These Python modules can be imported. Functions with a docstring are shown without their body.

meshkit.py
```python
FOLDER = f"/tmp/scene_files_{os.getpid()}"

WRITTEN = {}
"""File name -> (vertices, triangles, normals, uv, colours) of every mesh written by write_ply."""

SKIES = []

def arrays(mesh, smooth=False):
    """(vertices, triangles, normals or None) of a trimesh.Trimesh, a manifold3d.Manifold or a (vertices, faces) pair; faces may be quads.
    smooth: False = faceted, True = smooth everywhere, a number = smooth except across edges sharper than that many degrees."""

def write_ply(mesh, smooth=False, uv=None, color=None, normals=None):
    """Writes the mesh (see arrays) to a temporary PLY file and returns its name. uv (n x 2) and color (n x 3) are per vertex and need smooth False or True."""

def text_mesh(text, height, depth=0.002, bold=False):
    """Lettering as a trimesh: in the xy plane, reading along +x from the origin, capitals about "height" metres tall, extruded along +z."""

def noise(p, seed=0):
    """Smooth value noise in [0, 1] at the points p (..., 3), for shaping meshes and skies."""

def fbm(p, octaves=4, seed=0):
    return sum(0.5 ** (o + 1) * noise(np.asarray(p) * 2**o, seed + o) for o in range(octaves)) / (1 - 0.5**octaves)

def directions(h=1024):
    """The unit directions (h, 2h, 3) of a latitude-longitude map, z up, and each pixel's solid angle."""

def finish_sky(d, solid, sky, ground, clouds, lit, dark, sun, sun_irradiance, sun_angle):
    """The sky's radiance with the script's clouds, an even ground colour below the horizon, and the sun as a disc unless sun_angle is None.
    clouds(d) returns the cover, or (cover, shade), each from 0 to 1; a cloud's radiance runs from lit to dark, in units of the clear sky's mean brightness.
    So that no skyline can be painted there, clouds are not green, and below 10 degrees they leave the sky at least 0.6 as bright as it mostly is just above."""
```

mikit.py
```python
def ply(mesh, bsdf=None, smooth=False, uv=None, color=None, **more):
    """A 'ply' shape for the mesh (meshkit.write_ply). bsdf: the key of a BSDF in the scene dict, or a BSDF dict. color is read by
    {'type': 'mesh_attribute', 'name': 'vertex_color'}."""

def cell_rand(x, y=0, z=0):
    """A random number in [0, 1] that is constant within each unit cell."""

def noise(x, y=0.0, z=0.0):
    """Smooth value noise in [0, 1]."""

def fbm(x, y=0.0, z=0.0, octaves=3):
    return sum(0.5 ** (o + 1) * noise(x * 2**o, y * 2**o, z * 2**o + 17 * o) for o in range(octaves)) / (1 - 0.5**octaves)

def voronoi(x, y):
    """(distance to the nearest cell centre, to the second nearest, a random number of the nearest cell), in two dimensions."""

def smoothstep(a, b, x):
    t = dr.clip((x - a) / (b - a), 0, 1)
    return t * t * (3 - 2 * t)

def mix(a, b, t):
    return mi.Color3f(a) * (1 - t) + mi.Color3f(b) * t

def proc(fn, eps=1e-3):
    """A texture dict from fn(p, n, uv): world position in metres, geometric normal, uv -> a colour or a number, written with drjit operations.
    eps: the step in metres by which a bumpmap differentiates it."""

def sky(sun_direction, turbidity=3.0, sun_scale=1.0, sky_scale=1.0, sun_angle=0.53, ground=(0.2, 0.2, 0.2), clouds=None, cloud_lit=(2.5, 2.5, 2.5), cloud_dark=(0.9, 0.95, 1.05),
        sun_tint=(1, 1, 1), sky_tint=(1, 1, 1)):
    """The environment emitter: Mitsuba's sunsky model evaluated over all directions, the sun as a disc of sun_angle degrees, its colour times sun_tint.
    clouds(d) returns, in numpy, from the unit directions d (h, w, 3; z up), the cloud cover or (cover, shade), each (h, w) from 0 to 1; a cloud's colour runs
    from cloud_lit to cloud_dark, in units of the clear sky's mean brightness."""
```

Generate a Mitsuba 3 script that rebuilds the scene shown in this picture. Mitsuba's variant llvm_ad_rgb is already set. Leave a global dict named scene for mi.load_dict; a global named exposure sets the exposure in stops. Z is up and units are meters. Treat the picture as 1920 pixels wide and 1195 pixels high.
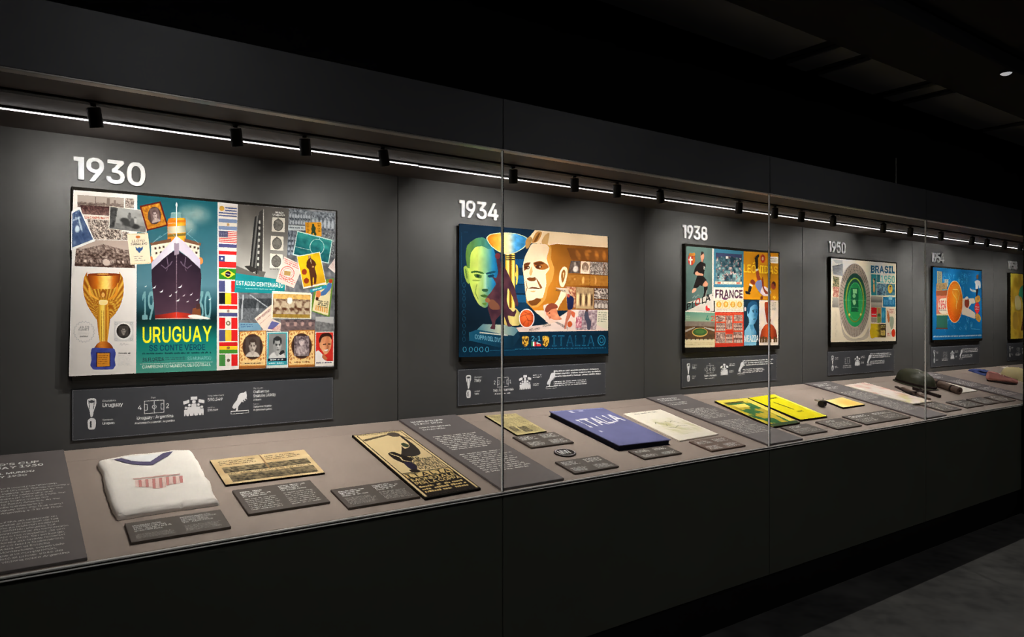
import math, random
import numpy as np, trimesh, mitsuba as mi, mikit, meshkit
from functools import lru_cache
from shapely.geometry import Polygon, Point, LineString, box as sbox
from shapely import affinity
T = mi.ScalarTransform4f
scene, labels = {}, {}
rng = np.random.default_rng(7)

# ---------------------------------------------------------------- camera, lights, exposure
# x runs along the showcase, y into it, z up. The glass front is the plane y = 2.39, the back wall y = 3.33.
EYE, FOCAL, YAW = np.array([0.0, 0.0, 1.6]), 1354.0, math.radians(35.5)
exposure = 0.0
scene['camera'] = {'type': 'perspective', 'fov': 2 * math.degrees(math.atan(960 / FOCAL)), 'fov_axis': 'x', 'near_clip': 0.05, 'far_clip': 100.0,
                   'to_world': T().look_at(origin=EYE.tolist(), target=(EYE + [math.sin(YAW), math.cos(YAW), 0]).tolist(), up=[0, 0, 1])}
SPOT_POWER, STRIP_RADIANCE, ROOM_RADIANCE = 1.8, 4.0, 17.0
SPOT_TINT = np.array([1.0, 0.955, 0.89])
GLASS_Y, WALL_Y, TOP_Z, SOFFIT_Z, FASCIA_Z, CEIL_Z = 2.39, 3.33, 0.90, 2.325, 2.487, 3.0
PITCH, X0 = 1.773, 1.662          # width of one showcase bay; the joint between the first two bays in view
SLOPE = math.radians(11.0)
JOINTS = [X0 + PITCH * k for k in range(-1, 5)]        # -0.11 1.66 3.44 5.21 6.98 8.75

# ---------------------------------------------------------------- helpers
def lin(c):
    c = np.asarray(c, float) / 255.0
    return np.where(c <= 0.04045, c / 12.92, ((c + 0.055) / 1.055) ** 2.4)
def rgb(c): return {'type': 'rgb', 'value': [float(x) for x in lin(c)]}
def bsdf(name, col, rough=0.5, spec=0.5, metallic=0.0, **more):
    base = col if isinstance(col, dict) else rgb(col)
    scene[name] = {'type': 'twosided', 'bsdf': {'type': 'principled', 'base_color': base, 'roughness': rough, 'specular': spec, 'metallic': metallic, **more}}
def tag(key, label=None, cat=None, group=None, kind=None):
    d = labels.setdefault(key, {})
    for k, v in (('label', label), ('category', cat), ('group', group), ('kind', kind)):
        if v: d[k] = v
USED = {}
def numbered(name):
    n = USED.get(name, 0); USED[name] = n + 1
    return name if n == 0 else f'{name}_{n:03d}'
def thing(name, label, cat, group=None):
    k = numbered(name); tag(k, label, cat, group); return k
def put(name, mesh, mat, parent=None, smooth=False, color=None, label=None, **more):
    k = numbered(name if parent is None else f'{parent}__{name}')
    scene[k] = mikit.ply(mesh, mat, smooth=smooth, color=color, **more)
    if label: tag(k, label)
    return k
def box(x0, x1, y0, y1, z0, z1, c=0.0):
    """A box, its edges chamfered by c."""
    if c <= 0:
        m = trimesh.creation.box(extents=[x1 - x0, y1 - y0, z1 - z0]); m.apply_translation([(x0 + x1) / 2, (y0 + y1) / 2, (z0 + z1) / 2]); return m
    pts = []
    for x in (x0, x1):
        for y in (y0, y1):
            for z in (z0, z1):
                sx, sy, sz = (1 if x == x0 else -1), (1 if y == y0 else -1), (1 if z == z0 else -1)
                pts += [[x + sx * c, y + sy * c, z], [x + sx * c, y, z + sz * c], [x, y + sy * c, z + sz * c]]
    return trimesh.convex.convex_hull(np.array(pts))
def cat(ms): return trimesh.util.concatenate(list(ms))
def cyl(p0, p1, r0, r1=None, n=20):
    p0, p1 = np.asarray(p0, float), np.asarray(p1, float); r1 = r0 if r1 is None else r1
    return lathe([(0, 0), (r0, 0), (r1, np.linalg.norm(p1 - p0)), (0, np.linalg.norm(p1 - p0))], n).apply_transform(align(p0, p1 - p0))
def align(origin, d):
    m = trimesh.geometry.align_vectors([0, 0, 1], d / np.linalg.norm(d)); m = np.array(m); m[:3, 3] = origin; return m
def lathe(profile, n=24):
    p = np.array(profile, float); k = len(p); a = np.arange(n) * 2 * np.pi / n
    v = np.array([[r * np.cos(t), r * np.sin(t), z] for t in a for r, z in p])
    f = []
    for i in range(n):
        j = (i + 1) % n
        for q in range(k - 1):
            A, B, C, D = i * k + q, j * k + q, j * k + q + 1, i * k + q + 1
            if p[q, 0] > 1e-9: f.append([A, B, C])
            if p[q + 1, 0] > 1e-9: f.append([A, C, D])
    m = trimesh.Trimesh(v, f, process=False); m.merge_vertices(); return m
def slab(pts, z0, z1, c=0.001):
    """A plate over a convex outline in the xy plane, its upper edge chamfered by c."""
    pg = Polygon(pts)
    if not pg.exterior.is_ccw: pts = list(pts)[::-1]; pg = Polygon(pts)
    n = len(pts); ctr = np.mean(pts, 0); p = np.array(pts, float)
    d = p - ctr; inner = ctr + d * (1 - c * 1.4 / np.linalg.norm(d, axis=1, keepdims=True))
    ring = lambda q, z: np.column_stack([q, np.full(n, z)])
    v = np.vstack([ring(p, z0), ring(p, z1 - c), ring(inner, z1), [[*ctr, z1]], [[*ctr, z0]]])
    f = []
    for i in range(n):
        j = (i + 1) % n
        f += [[i, j, n + j], [i, n + j, n + i], [n + i, n + j, 2 * n + j], [n + i, 2 * n + j, 2 * n + i], [2 * n + i, 2 * n + j, 3 * n], [j, i, 3 * n + 1]]
    return trimesh.Trimesh(v, f, process=False)
def rect(x0, x1, y0, y1): return [(x0, y0), (x1, y0), (x1, y1), (x0, y1)]
class Frame:
    """A drawing plane: local (x, y, z) -> world; ux, uy in the plane, uz out of it towards the viewer."""
    def __init__(s, o, ux, uy):
        s.o, s.ux, s.uy = (np.asarray(a, float) for a in (o, ux, uy)); s.uz = np.cross(s.ux, s.uy)
        s.M = np.eye(4); s.M[:3, 0], s.M[:3, 1], s.M[:3, 2], s.M[:3, 3] = s.ux, s.uy, s.uz, s.o
    def __call__(s, m):
        m = m.copy(); m.apply_transform(s.M); return m
    def at(s, px, py, h=0.0):
        """The point of the plane raised by h that the surveyed picture point (px, py) shows."""
        u, v = (px - 960) / FOCAL, (598 - py) / FOCAL
        r = np.array([math.sin(YAW) + math.cos(YAW) * u, math.cos(YAW) - math.sin(YAW) * u, v])
        o = s.o + s.uz * h; t = np.dot(o - EYE, s.uz) / np.dot(r, s.uz); q = EYE + t * r - s.o
        return float(q @ s.ux), float(q @ s.uy)
def wall_frame(y): return Frame([0, y, 0], [1, 0, 0], [0, 0, 1])
TABLE = Frame([0, GLASS_Y, TOP_Z], [1, 0, 0], [0, math.cos(SLOPE), math.sin(SLOPE)])

@lru_cache(None)
def glyph(ch, bold):
    m = meshkit.text_mesh(ch, 1.0, depth=0.1, bold=bold)
    top = m.triangles[(m.face_normals[:, 2] > 0.9)][:, :, :2]
    a = top.reshape(-1, 2).copy(); x0 = a[:, 0].min(); a[:, 0] -= x0
    return a, float(a[:, 0].max())
def line(text, bold=False, gap=0.11):
    """The flat triangles (n x 2) of a line of lettering, capitals 1 high, and its width."""
    x, out = 0.0, []
    for ch in text:
        if ch == ' ': x += 0.30; continue
        a, w = glyph(ch, bold); out.append(a + [x, 0]); x += w + gap
    return (np.concatenate(out) if out else np.zeros((0, 2))), max(x - gap, 0.1)

class Art:
    """Flat print on a plane: coloured areas stacked in hair-thin layers, one mesh of vertex colours for each named part of the print."""
    STEP = 4e-5
    def __init__(s, frame, h=0.0, part='print'):
        s.frame, s.h, s.part, s.items, s.c = frame, h, part, [], None
    def crop(s, x0, y0, k): s.c = (x0, y0, k); return s
    def metres(s): s.c = None; return s
    def pt(s, x, y):
        if s.c is None: return (x, y)
        return s.frame.at(s.c[0] + x / s.c[2], s.c[1] + y / s.c[2], s.h)
    def pts(s, ps): return np.array([s.pt(*p) for p in ps])
    def tris(s, t, col, lift=0):
        """t: (3n x 2) triangle corners in metres."""
        if len(t) == 0: return
        t = np.asarray(t, float); b = np.r_[t.min(0), t.max(0)]
        lay = lift + 1 + max([L for B, L in s.items_boxes() if B[0] < b[2] and b[0] < B[2] and B[1] < b[3] and b[1] < B[3]], default=0)
        q = t.reshape(-1, 3, 2); flip = np.cross(q[:, 1] - q[:, 0], q[:, 2] - q[:, 0]) < 0
        q = q.copy(); q[flip] = q[flip][:, ::-1]
        if callable(col):
            w = np.maximum(b[2:] - b[:2], 1e-9); uv = (q.reshape(-1, 2) - b[:2]) / w
            c = lin(col(uv[:, 0], 1 - uv[:, 1]))
        elif np.ndim(col) == 2: c = lin(np.where(np.repeat(flip, 3)[:, None], col.reshape(-1, 3, 3)[:, ::-1].reshape(-1, 3), col))
        else: c = np.tile(lin(col), (len(t), 1))
        s.items.append((q.reshape(-1, 2), c, s.part, lay, b))
    def items_boxes(s): return [(i[4], i[3]) for i in s.items]
    def geom(s, g, col, edge=None):
        for p in getattr(g, 'geoms', [g]):
            if p.is_empty or p.geom_type != 'Polygon' or p.area < 1e-9: continue
            v, f = trimesh.creation.triangulate_polygon(p, engine='earcut')
            if edge and len(f): v, f = trimesh.remesh.subdivide_to_size(np.column_stack([v, np.zeros(len(v))]), f, edge, max_iter=12); v = v[:, :2]
            s.tris(v[f.reshape(-1)], col)
    def poly(s, ps, col, edge=None): s.geom(Polygon(s.pts(ps)).buffer(0), col, edge)
    def blob(s, ps, col, edge=None, r=0.2):
        """A closed outline through the points with rounded corners (Chaikin)."""
        p = np.array(ps, float)
        for _ in range(2):
            n = np.roll(p, -1, 0); p = np.stack([p * (1 - r) + n * r, p * r + n * (1 - r)], 1).reshape(-1, 2)
        s.poly(p, col, edge)
    def ell(s, x, y, rx, ry, col, a0=0, a1=360, edge=None, n=28):
        a = np.radians(np.linspace(a0, a1, n)); s.poly(np.column_stack([x + rx * np.cos(a), y + ry * np.sin(a)]), col, edge)
    def ring(s, x, y, rx, ry, w, col, n=36):
        a = np.linspace(0, 2 * np.pi, n); c = np.column_stack([np.cos(a), np.sin(a)])
        s.geom(Polygon(s.pts(c * [rx, ry] + [x, y])).buffer(0).difference(Polygon(s.pts(c * [rx - w, ry - w] + [x, y])).buffer(0)), col)
    def stroke(s, ps, w, col):
        p = s.pts(ps); k = np.linalg.norm(np.array(s.pt(ps[0][0] + 1, ps[0][1])) - p[0]); s.geom(LineString(p).buffer(w * k / 2, cap_style='flat', join_style='round', quad_segs=3), col)
    def quad(s, q, fn, n=(20, 14)):
        """A grid over the corners q (top left, top right, bottom right, bottom left), coloured by fn(u, v), v down."""
        a, b, c, d = s.pts(q); u, v = np.meshgrid(np.linspace(0, 1, n[0] + 1), np.linspace(0, 1, n[1] + 1))
        P = (1 - v)[..., None] * ((1 - u)[..., None] * a + u[..., None] * b) + v[..., None] * ((1 - u)[..., None] * d + u[..., None] * c)
        C = np.asarray(fn(u, v), float) if callable(fn) else np.broadcast_to(np.asarray(fn, float), (*u.shape, 3))
        def corners(A): return np.stack([A[:-1, :-1], A[1:, :-1], A[1:, 1:], A[:-1, :-1], A[1:, 1:], A[:-1, 1:]], 2).reshape(-1, A.shape[-1])
        s.tris(corners(P), corners(C))
    def text(s, t, p0, p1, h, col, bold=True, gap=0.11):
        """A line fitted between two baseline points, h high, all in the current coordinates."""
        a, w = line(t, bold, gap); A, B, C = s.pts([p0, p1, (p0[0], p0[1] - h)]) if s.c else (np.array(p0), np.array(p1), np.array([p0[0], p0[1] + h]))
        s.tris(A + a[:, :1] / w * (B - A) + a[:, 1:] * (C - A), col)
    def write(s, t, x, y, h, col, bold=False, gap=0.11, squeeze=1.0):
        """A line at its own width in metres; returns the width."""
        a, w = line(t, bold, gap); s.tris(np.array([x, y]) + a * [h * squeeze, h], col); return w * h * squeeze
    def bars(s, q, rows, col, seed=0, fill=0.55, ragged=0.25, w=0.05):
        """Print too small to read: rows of word-long marks over the corners q."""
        r = random.Random(seed); a, b, c, d = s.pts(q); out = []
        at = lambda u, v: (1 - v) * ((1 - u) * a + u * b) + v * ((1 - u) * d + u * c)
        for k in range(rows):
            v0, v1 = k / rows, (k + fill) / rows; x, end = 0.0, 1 - r.random() * ragged
            hh = abs(v1 - v0) * np.linalg.norm(d - a); lw = 0.62 * hh / np.linalg.norm(b - a)
            w = max(w, 4.6 * lw)
            while x < end - 0.01:
                l = min(w * (0.4 + 1.3 * r.random()), end - x); e = x + l
                while x < e:        # one block for each letter
                    k_ = lw * (0.55 + 0.6 * r.random()); k2 = min(x + k_, e); vt = v0 + (v1 - v0) * r.choice((0.0, 0.28, 0.28, 0.1))
                    p, q_, r_, t_ = at(x, vt), at(k2, vt), at(k2, v1), at(x, v1); out += [p, t_, r_, p, r_, q_]; x += k_ + lw * 0.24
                x += lw * 0.75
        s.tris(np.array(out), col)
    def build(s, key, mat='print_ink', z=0.0, names=None):
        for part in dict.fromkeys(i[2] for i in s.items):
            its = [i for i in s.items if i[2] == part]
            v = np.concatenate([np.column_stack([i[0], np.full(len(i[0]), z + s.h + i[3] * s.STEP)]) for i in its]); c = np.concatenate([i[1] for i in its])
            m = trimesh.Trimesh(v, np.arange(len(v)).reshape(-1, 3), process=False); m.apply_transform(s.frame.M)
            k = key + '__print__' + part if part != 'print' and any(i[2] == 'print' for i in s.items) else key + '__' + part      # pictures are pieces of the print
            scene[k] = mikit.ply(m, mat, color=c)
            USED[k] = 1
            if names and part in names: tag(k, names[part])

# tone pictures, 0 dark to 1 light, over u right and v down
def mixc(a, b, t): t = np.clip(t, 0, 1)[..., None]; return np.asarray(a, float) * (1 - t) + np.asarray(b, float) * t
def duo(fn, dark, light): return lambda u, v: mixc(dark, light, fn(u, v))
def nz(u, v, fx, fy, seed, o=3): return meshkit.fbm(np.stack([u * fx, v * fy, np.zeros_like(u) + seed * 3.7], -1), o, seed)
def step(a, b, x): t = np.clip((x - a) / (b - a), 0, 1); return t * t * (3 - 2 * t)
def disc(u, v, x, y, rx, ry, s=0.25): return 1 - step(1 - s, 1 + s, np.hypot((u - x) / rx, (v - y) / ry))
def crowd(seed, fx=14, fy=8, k=2.2, base=0.5): return lambda u, v: np.clip(base + (nz(u, v, fx * 1.8, fy * 1.8, seed, 3) - 0.5) * k * 1.15, 0, 1)
def team(seed, cols=6, rows=2, shirt=0.85, top=0.15):
    def fn(u, v):
        g = np.clip(0.42 + (nz(u, v, 16, 9, seed) - 0.5) * 1.5, 0, 1)
        for r in range(rows):
            for c in range(cols):
                x, y = (c + 0.5 + 0.5 * (r % 2) * 0.4) / cols, top + 0.06 + r * (1 - top) / rows
                hh = (1 - top) / rows
                g = g + (shirt - g) * disc(u, v, x, y + hh * 0.52, 0.36 / cols, hh * 0.34); g = g + (0.12 - g) * disc(u, v, x, y + hh * 0.92, 0.3 / cols, hh * 0.14)
                g = g + (0.62 - g) * disc(u, v, x, y + hh * 0.13, 0.16 / cols, hh * 0.12); g = g + (0.1 - g) * disc(u, v, x, y + hh * 0.02, 0.16 / cols, hh * 0.07)
        return np.clip(g + (nz(u, v, 30, 20, seed + 5) - 0.5) * 0.3, 0, 1)
    return fn
def portrait(seed, bg=0.3, hair=0.06, shirt=0.9, turn=0.0, cy=0.45, size=1.0):
    def fn(u, v):
        g = bg + 0.12 * (nz(u, v, 3, 3, seed) - 0.5) + 0 * u
        def lay(x, y, rx, ry, t, s=0.2):
            nonlocal g
            X, Y = 0.5 + (x - 0.5) * size, cy + (y - 0.45) * size; g = g + (t - g) * disc(u, v, X, Y, rx * size, ry * size, s)
        lay(0.5, 1.08, 0.52, 0.36, shirt, 0.08); lay(0.5, 0.72, 0.12, 0.17, 0.55); lay(0.5, 0.80, 0.10, 0.07, 0.72)
        lay(0.27, 0.47, 0.045, 0.075, 0.5); lay(0.73, 0.47, 0.045, 0.075, 0.6)
        lay(0.5, 0.34, 0.25, 0.24, hair, 0.12); lay(0.5, 0.47, 0.225, 0.30, 0.74, 0.14); lay(0.36 + turn * 0.5, 0.5, 0.10, 0.25, 0.58, 0.5)
        lay(0.5, 0.215, 0.20, 0.075, hair, 0.3); lay(0.30, 0.30, 0.05, 0.12, hair, 0.3); lay(0.70, 0.30, 0.05, 0.12, hair, 0.3)
        t = turn
        lay(0.405 + t, 0.425, 0.075, 0.018, 0.16, 0.4); lay(0.595 + t, 0.425, 0.075, 0.018, 0.16, 0.4)
        lay(0.41 + t, 0.465, 0.05, 0.026, 0.14, 0.5); lay(0.59 + t, 0.465, 0.05, 0.026, 0.14, 0.5)
        lay(0.515 + t, 0.53, 0.02, 0.085, 0.88, 0.6); lay(0.485 + t, 0.575, 0.045, 0.02, 0.38, 0.6); lay(0.5 + t, 0.65, 0.09, 0.018, 0.24, 0.5); lay(0.5 + t, 0.685, 0.06, 0.016, 0.52, 0.6)
        return np.clip(g, 0, 1)
    return fn
def sepia(fn): return duo(fn, (46, 32, 26), (226, 212, 198))
def grey(fn): return duo(fn, (28, 28, 28), (205, 205, 200))
def grad(*stops):
    """A vertical gradient through (v, colour) stops."""
    vs = [a for a, _ in stops]; cs = np.array([c for _, c in stops], float)
    return lambda u, v: np.stack([np.interp(v, vs, cs[:, i]) for i in range(3)], -1)
def hgrad(*stops): g = grad(*stops); return lambda u, v: g(v, u)

# ---------------------------------------------------------------- materials
VC = {'type': 'mesh_attribute', 'name': 'vertex_color'}
scene['print_ink'] = {'type': 'twosided', 'bsdf': {'type': 'principled', 'base_color': VC, 'roughness': 0.75, 'specular': 0.1}}
scene['cloth_ink'] = {'type': 'twosided', 'bsdf': {'type': 'principled', 'base_color': VC, 'roughness': 0.9, 'specular': 0.1}}
def wear(base, amp, f):
    a = lin(base)
    return mikit.proc(lambda p, n, uv: mi.Color3f(*[float(x) for x in a]) * (1 - amp + 2 * amp * mikit.fbm(p.x * f, p.y * f, p.z * f)))
bsdf('wall_paint', wear((76, 76, 75), 0.08, 3.0), 0.48, 0.3)
bsdf('case_black', wear((79, 81, 70), 0.10, 2.5), 0.5, 0.4)
bsdf('fascia_grey', wear((60, 60, 61), 0.08, 2.0), 0.5, 0.4)
bsdf('deck_taupe', wear((148, 134, 124), 0.05, 6.0), 0.6, 0.25)
bsdf('soffit_grey', (66, 61, 59), 0.6, 0.25)
bsdf('trim_metal', (150, 145, 138), 0.35, 0.5, 0.6)
bsdf('matt_black', (12, 12, 12), 0.6, 0.3)
bsdf('fixture_black', (22, 22, 22), 0.45, 0.4)
bsdf('void_black', (7, 7, 7), 0.9, 0.1)
bsdf('room_black', (26, 26, 27), 0.85, 0.2)
bsdf('ceiling_tile', wear((104, 104, 104), 0.15, 2.0), 0.8, 0.2)
def concrete(p, n, uv):
    t = mikit.fbm(p.x * 2.2, p.y * 2.2, p.z, 4); g = mikit.fbm(p.x * 14, p.y * 14, 3.0, 3)
    v = mikit.smoothstep(0.35, 0.75, t) * 0.5 + g * 0.5
    return mikit.mix([float(x) for x in lin((40, 40, 40))], [float(x) for x in lin((84, 83, 80))], v)
bsdf('floor_concrete', mikit.proc(concrete), 0.35, 0.4)
bsdf('board_edge', (19, 16, 11), 0.7, 0.1)
bsdf('plaque_grey', (66, 68, 73), 0.5, 0.35)
bsdf('text_panel_grey', (103, 97, 96), 0.55, 0.3)
bsdf('caption_grey', (86, 78, 72), 0.55, 0.3)
bsdf('white_letter', (246, 246, 244), 0.5, 0.4)
bsdf('letter_black', (14, 14, 14), 0.6, 0.3)
bsdf('jersey_white', wear((242, 236, 226), 0.04, 20.0), 0.95, 0.1, sheen=0.3)
bsdf('jersey_navy', (88, 82, 108), 0.9, 0.1)
bsdf('old_paper', (214, 190, 146), 0.8, 0.2)
bsdf('album_blue', wear((96, 98, 138), 0.2, 9.0), 0.7, 0.25)
bsdf('album_page', (24, 25, 40), 0.8, 0.2)
bsdf('white_paper', (240, 232, 214), 0.8, 0.2)
bsdf('olive_leather', wear((58, 60, 44), 0.2, 16.0), 0.42, 0.5)
bsdf('brown_leather', wear((104, 86, 76), 0.15, 22.0), 0.6, 0.3)
bsdf('cream_cloth', wear((232, 216, 160), 0.06, 20.0), 0.9, 0.1)
bsdf('dark_cloth', (44, 36, 34), 0.85, 0.1)
bsdf('red_leather', wear((178, 122, 112), 0.15, 22.0), 0.6, 0.3)
bsdf('blue_cloth', wear((58, 70, 118), 0.15, 20.0), 0.75, 0.2)
bsdf('dark_metal', (40, 36, 34), 0.35, 0.5, 0.7)
bsdf('silver_metal', (190, 188, 182), 0.3, 0.5, 0.9)
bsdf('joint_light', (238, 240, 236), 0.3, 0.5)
bsdf('front_metal', (206, 202, 194), 0.4, 0.5)
scene['pane_glass'] = {'type': 'thindielectric', 'int_ior': 1.35}
# ---------------------------------------------------------------- the room
def structure(name, mesh, mat, parent=None, **k):
    key = put(name, mesh, mat, parent, **k)
    if parent is None: tag(key, kind='structure')
    return key
structure('floor', box(-3, 14, -3.2, 4.2, -0.08, 0.0), 'floor_concrete')
structure('ceiling', box(-3, 14, -3.2, 4.2, CEIL_Z + 0.02, CEIL_Z + 0.14), 'room_black')
for a, b in ((-1.2, 1.55), (1.62, 3.40), (3.53, 3.72), (3.84, 4.44), (4.57, 4.70), (4.82, 5.9), (6.02, 7.2), (7.3, 8.6)):
    structure('panel', box(a, b, 1.99, 2.36, CEIL_Z - 0.005, CEIL_Z + 0.02, 0.004), 'ceiling_tile', 'ceiling')
structure('beam', box(-3, 13.5, 1.60, 1.96, CEIL_Z - 0.06, CEIL_Z + 0.02, 0.006), 'room_black', 'ceiling')
structure('wall_front', box(-3, 14, -3.3, -3.2, 0, CEIL_Z + 0.14), 'room_black')
structure('wall_left', box(-3.1, -3, -3.2, 4.2, 0, CEIL_Z + 0.14), 'room_black')
structure('wall_right', box(14, 14.1, -3.2, 4.2, 0, CEIL_Z + 0.14), 'room_black')
tag('wall_back', kind='structure')
wall_cuts = [-2.9] + JOINTS + [10.6]
for a, b in zip(wall_cuts[:-1], wall_cuts[1:]):
    structure('panel', box(a + 0.002, b - 0.002, WALL_Y, WALL_Y + 0.06, 0.0, CEIL_Z, 0.0015), 'wall_paint', 'wall_back')
structure('backing', box(-2.95, 10.6, WALL_Y + 0.061, WALL_Y + 0.1, 0.0, CEIL_Z), 'matt_black', 'wall_back')
structure('wall_upper', box(-3, 14, GLASS_Y + 0.04, GLASS_Y + 0.1, FASCIA_Z + 0.001, CEIL_Z + 0.02), 'void_black')
tag('wall_upper', 'black wall strip above the grey showcase fascia')

# ---------------------------------------------------------------- the showcase
case = thing('display_case', 'long dark built-in museum showcase with sloping taupe deck and black base', 'display case')
CX0, CX1 = -2.9, 10.6
cuts = [CX0] + JOINTS + [CX1]
for a, b in zip(cuts[:-1], cuts[1:]):
    put('base_panel', box(a + 0.002, b - 0.002, GLASS_Y + 0.004, GLASS_Y + 0.024, 0.20, 0.886, 0.0015), 'case_black', case)
    put('fascia_panel', box(a + 0.002, b - 0.002, GLASS_Y, GLASS_Y + 0.02, 2.283, FASCIA_Z, 0.0015), 'fascia_grey', case)
put('plinth', box(CX0, CX1, GLASS_Y + 0.012, GLASS_Y + 0.05, 0.0, 0.199), 'matt_black', case)
put('carcass', box(CX0, CX1, GLASS_Y + 0.0245, GLASS_Y + 0.05, 0.2, 0.86), 'matt_black', case)
put('front_trim', box(CX0, CX1, GLASS_Y - 0.001, GLASS_Y + 0.03, 0.8905, 0.8990, 0.001), 'matt_black', case, label='dark groove along the front edge of the deck'); put('front_lip', box(CX0, CX1, GLASS_Y - 0.006, GLASS_Y + 0.03, 0.8865, 0.8900, 0.001), 'front_metal', case)
DY = (WALL_Y - GLASS_Y) / math.cos(SLOPE)
put('deck', TABLE(box(CX0, CX1, 0.0075, DY - 0.135, -0.02, 0.0, 0.001)), 'deck_taupe', case, label='sloping taupe deck')
put('deck_back_strip', TABLE(box(CX0, CX1, DY - 0.132, DY - 0.006, -0.02, -0.0005, 0.001)), 'deck_taupe', case)
put('deck_front_strip', TABLE(box(CX0, CX1, -0.002, 0.0065, -0.012, 0.0, 0.0015)), 'front_metal', case, label='pale strip along the front edge of the deck')
put('soffit', box(CX0, CX1, GLASS_Y + 0.021, WALL_Y - 0.001, SOFFIT_Z, SOFFIT_Z + 0.02), 'soffit_grey', case, label='brownish grey underside lit by the strip light')
put('soffit_lip', box(CX0, CX1, GLASS_Y + 0.021, GLASS_Y + 0.035, 2.286, SOFFIT_Z - 0.0005), 'soffit_grey', case)
put('top_trim', box(CX0, CX1, GLASS_Y - 0.002, GLASS_Y + 0.034, 2.2775, 2.2825, 0.001), 'trim_metal', case)
put('case_top', box(CX0, CX1, GLASS_Y + 0.0205, WALL_Y - 0.001, FASCIA_Z - 0.02, FASCIA_Z), 'matt_black', case)
PX = 6.828
k = put('pillar', box(PX, PX + 0.30, GLASS_Y - 0.034, GLASS_Y - 0.009, 0.0, FASCIA_Z, 0.003), 'matt_black'); tag(k, 'black pillar closing the right end of the showcase front', 'pillar', kind='structure')

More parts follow.
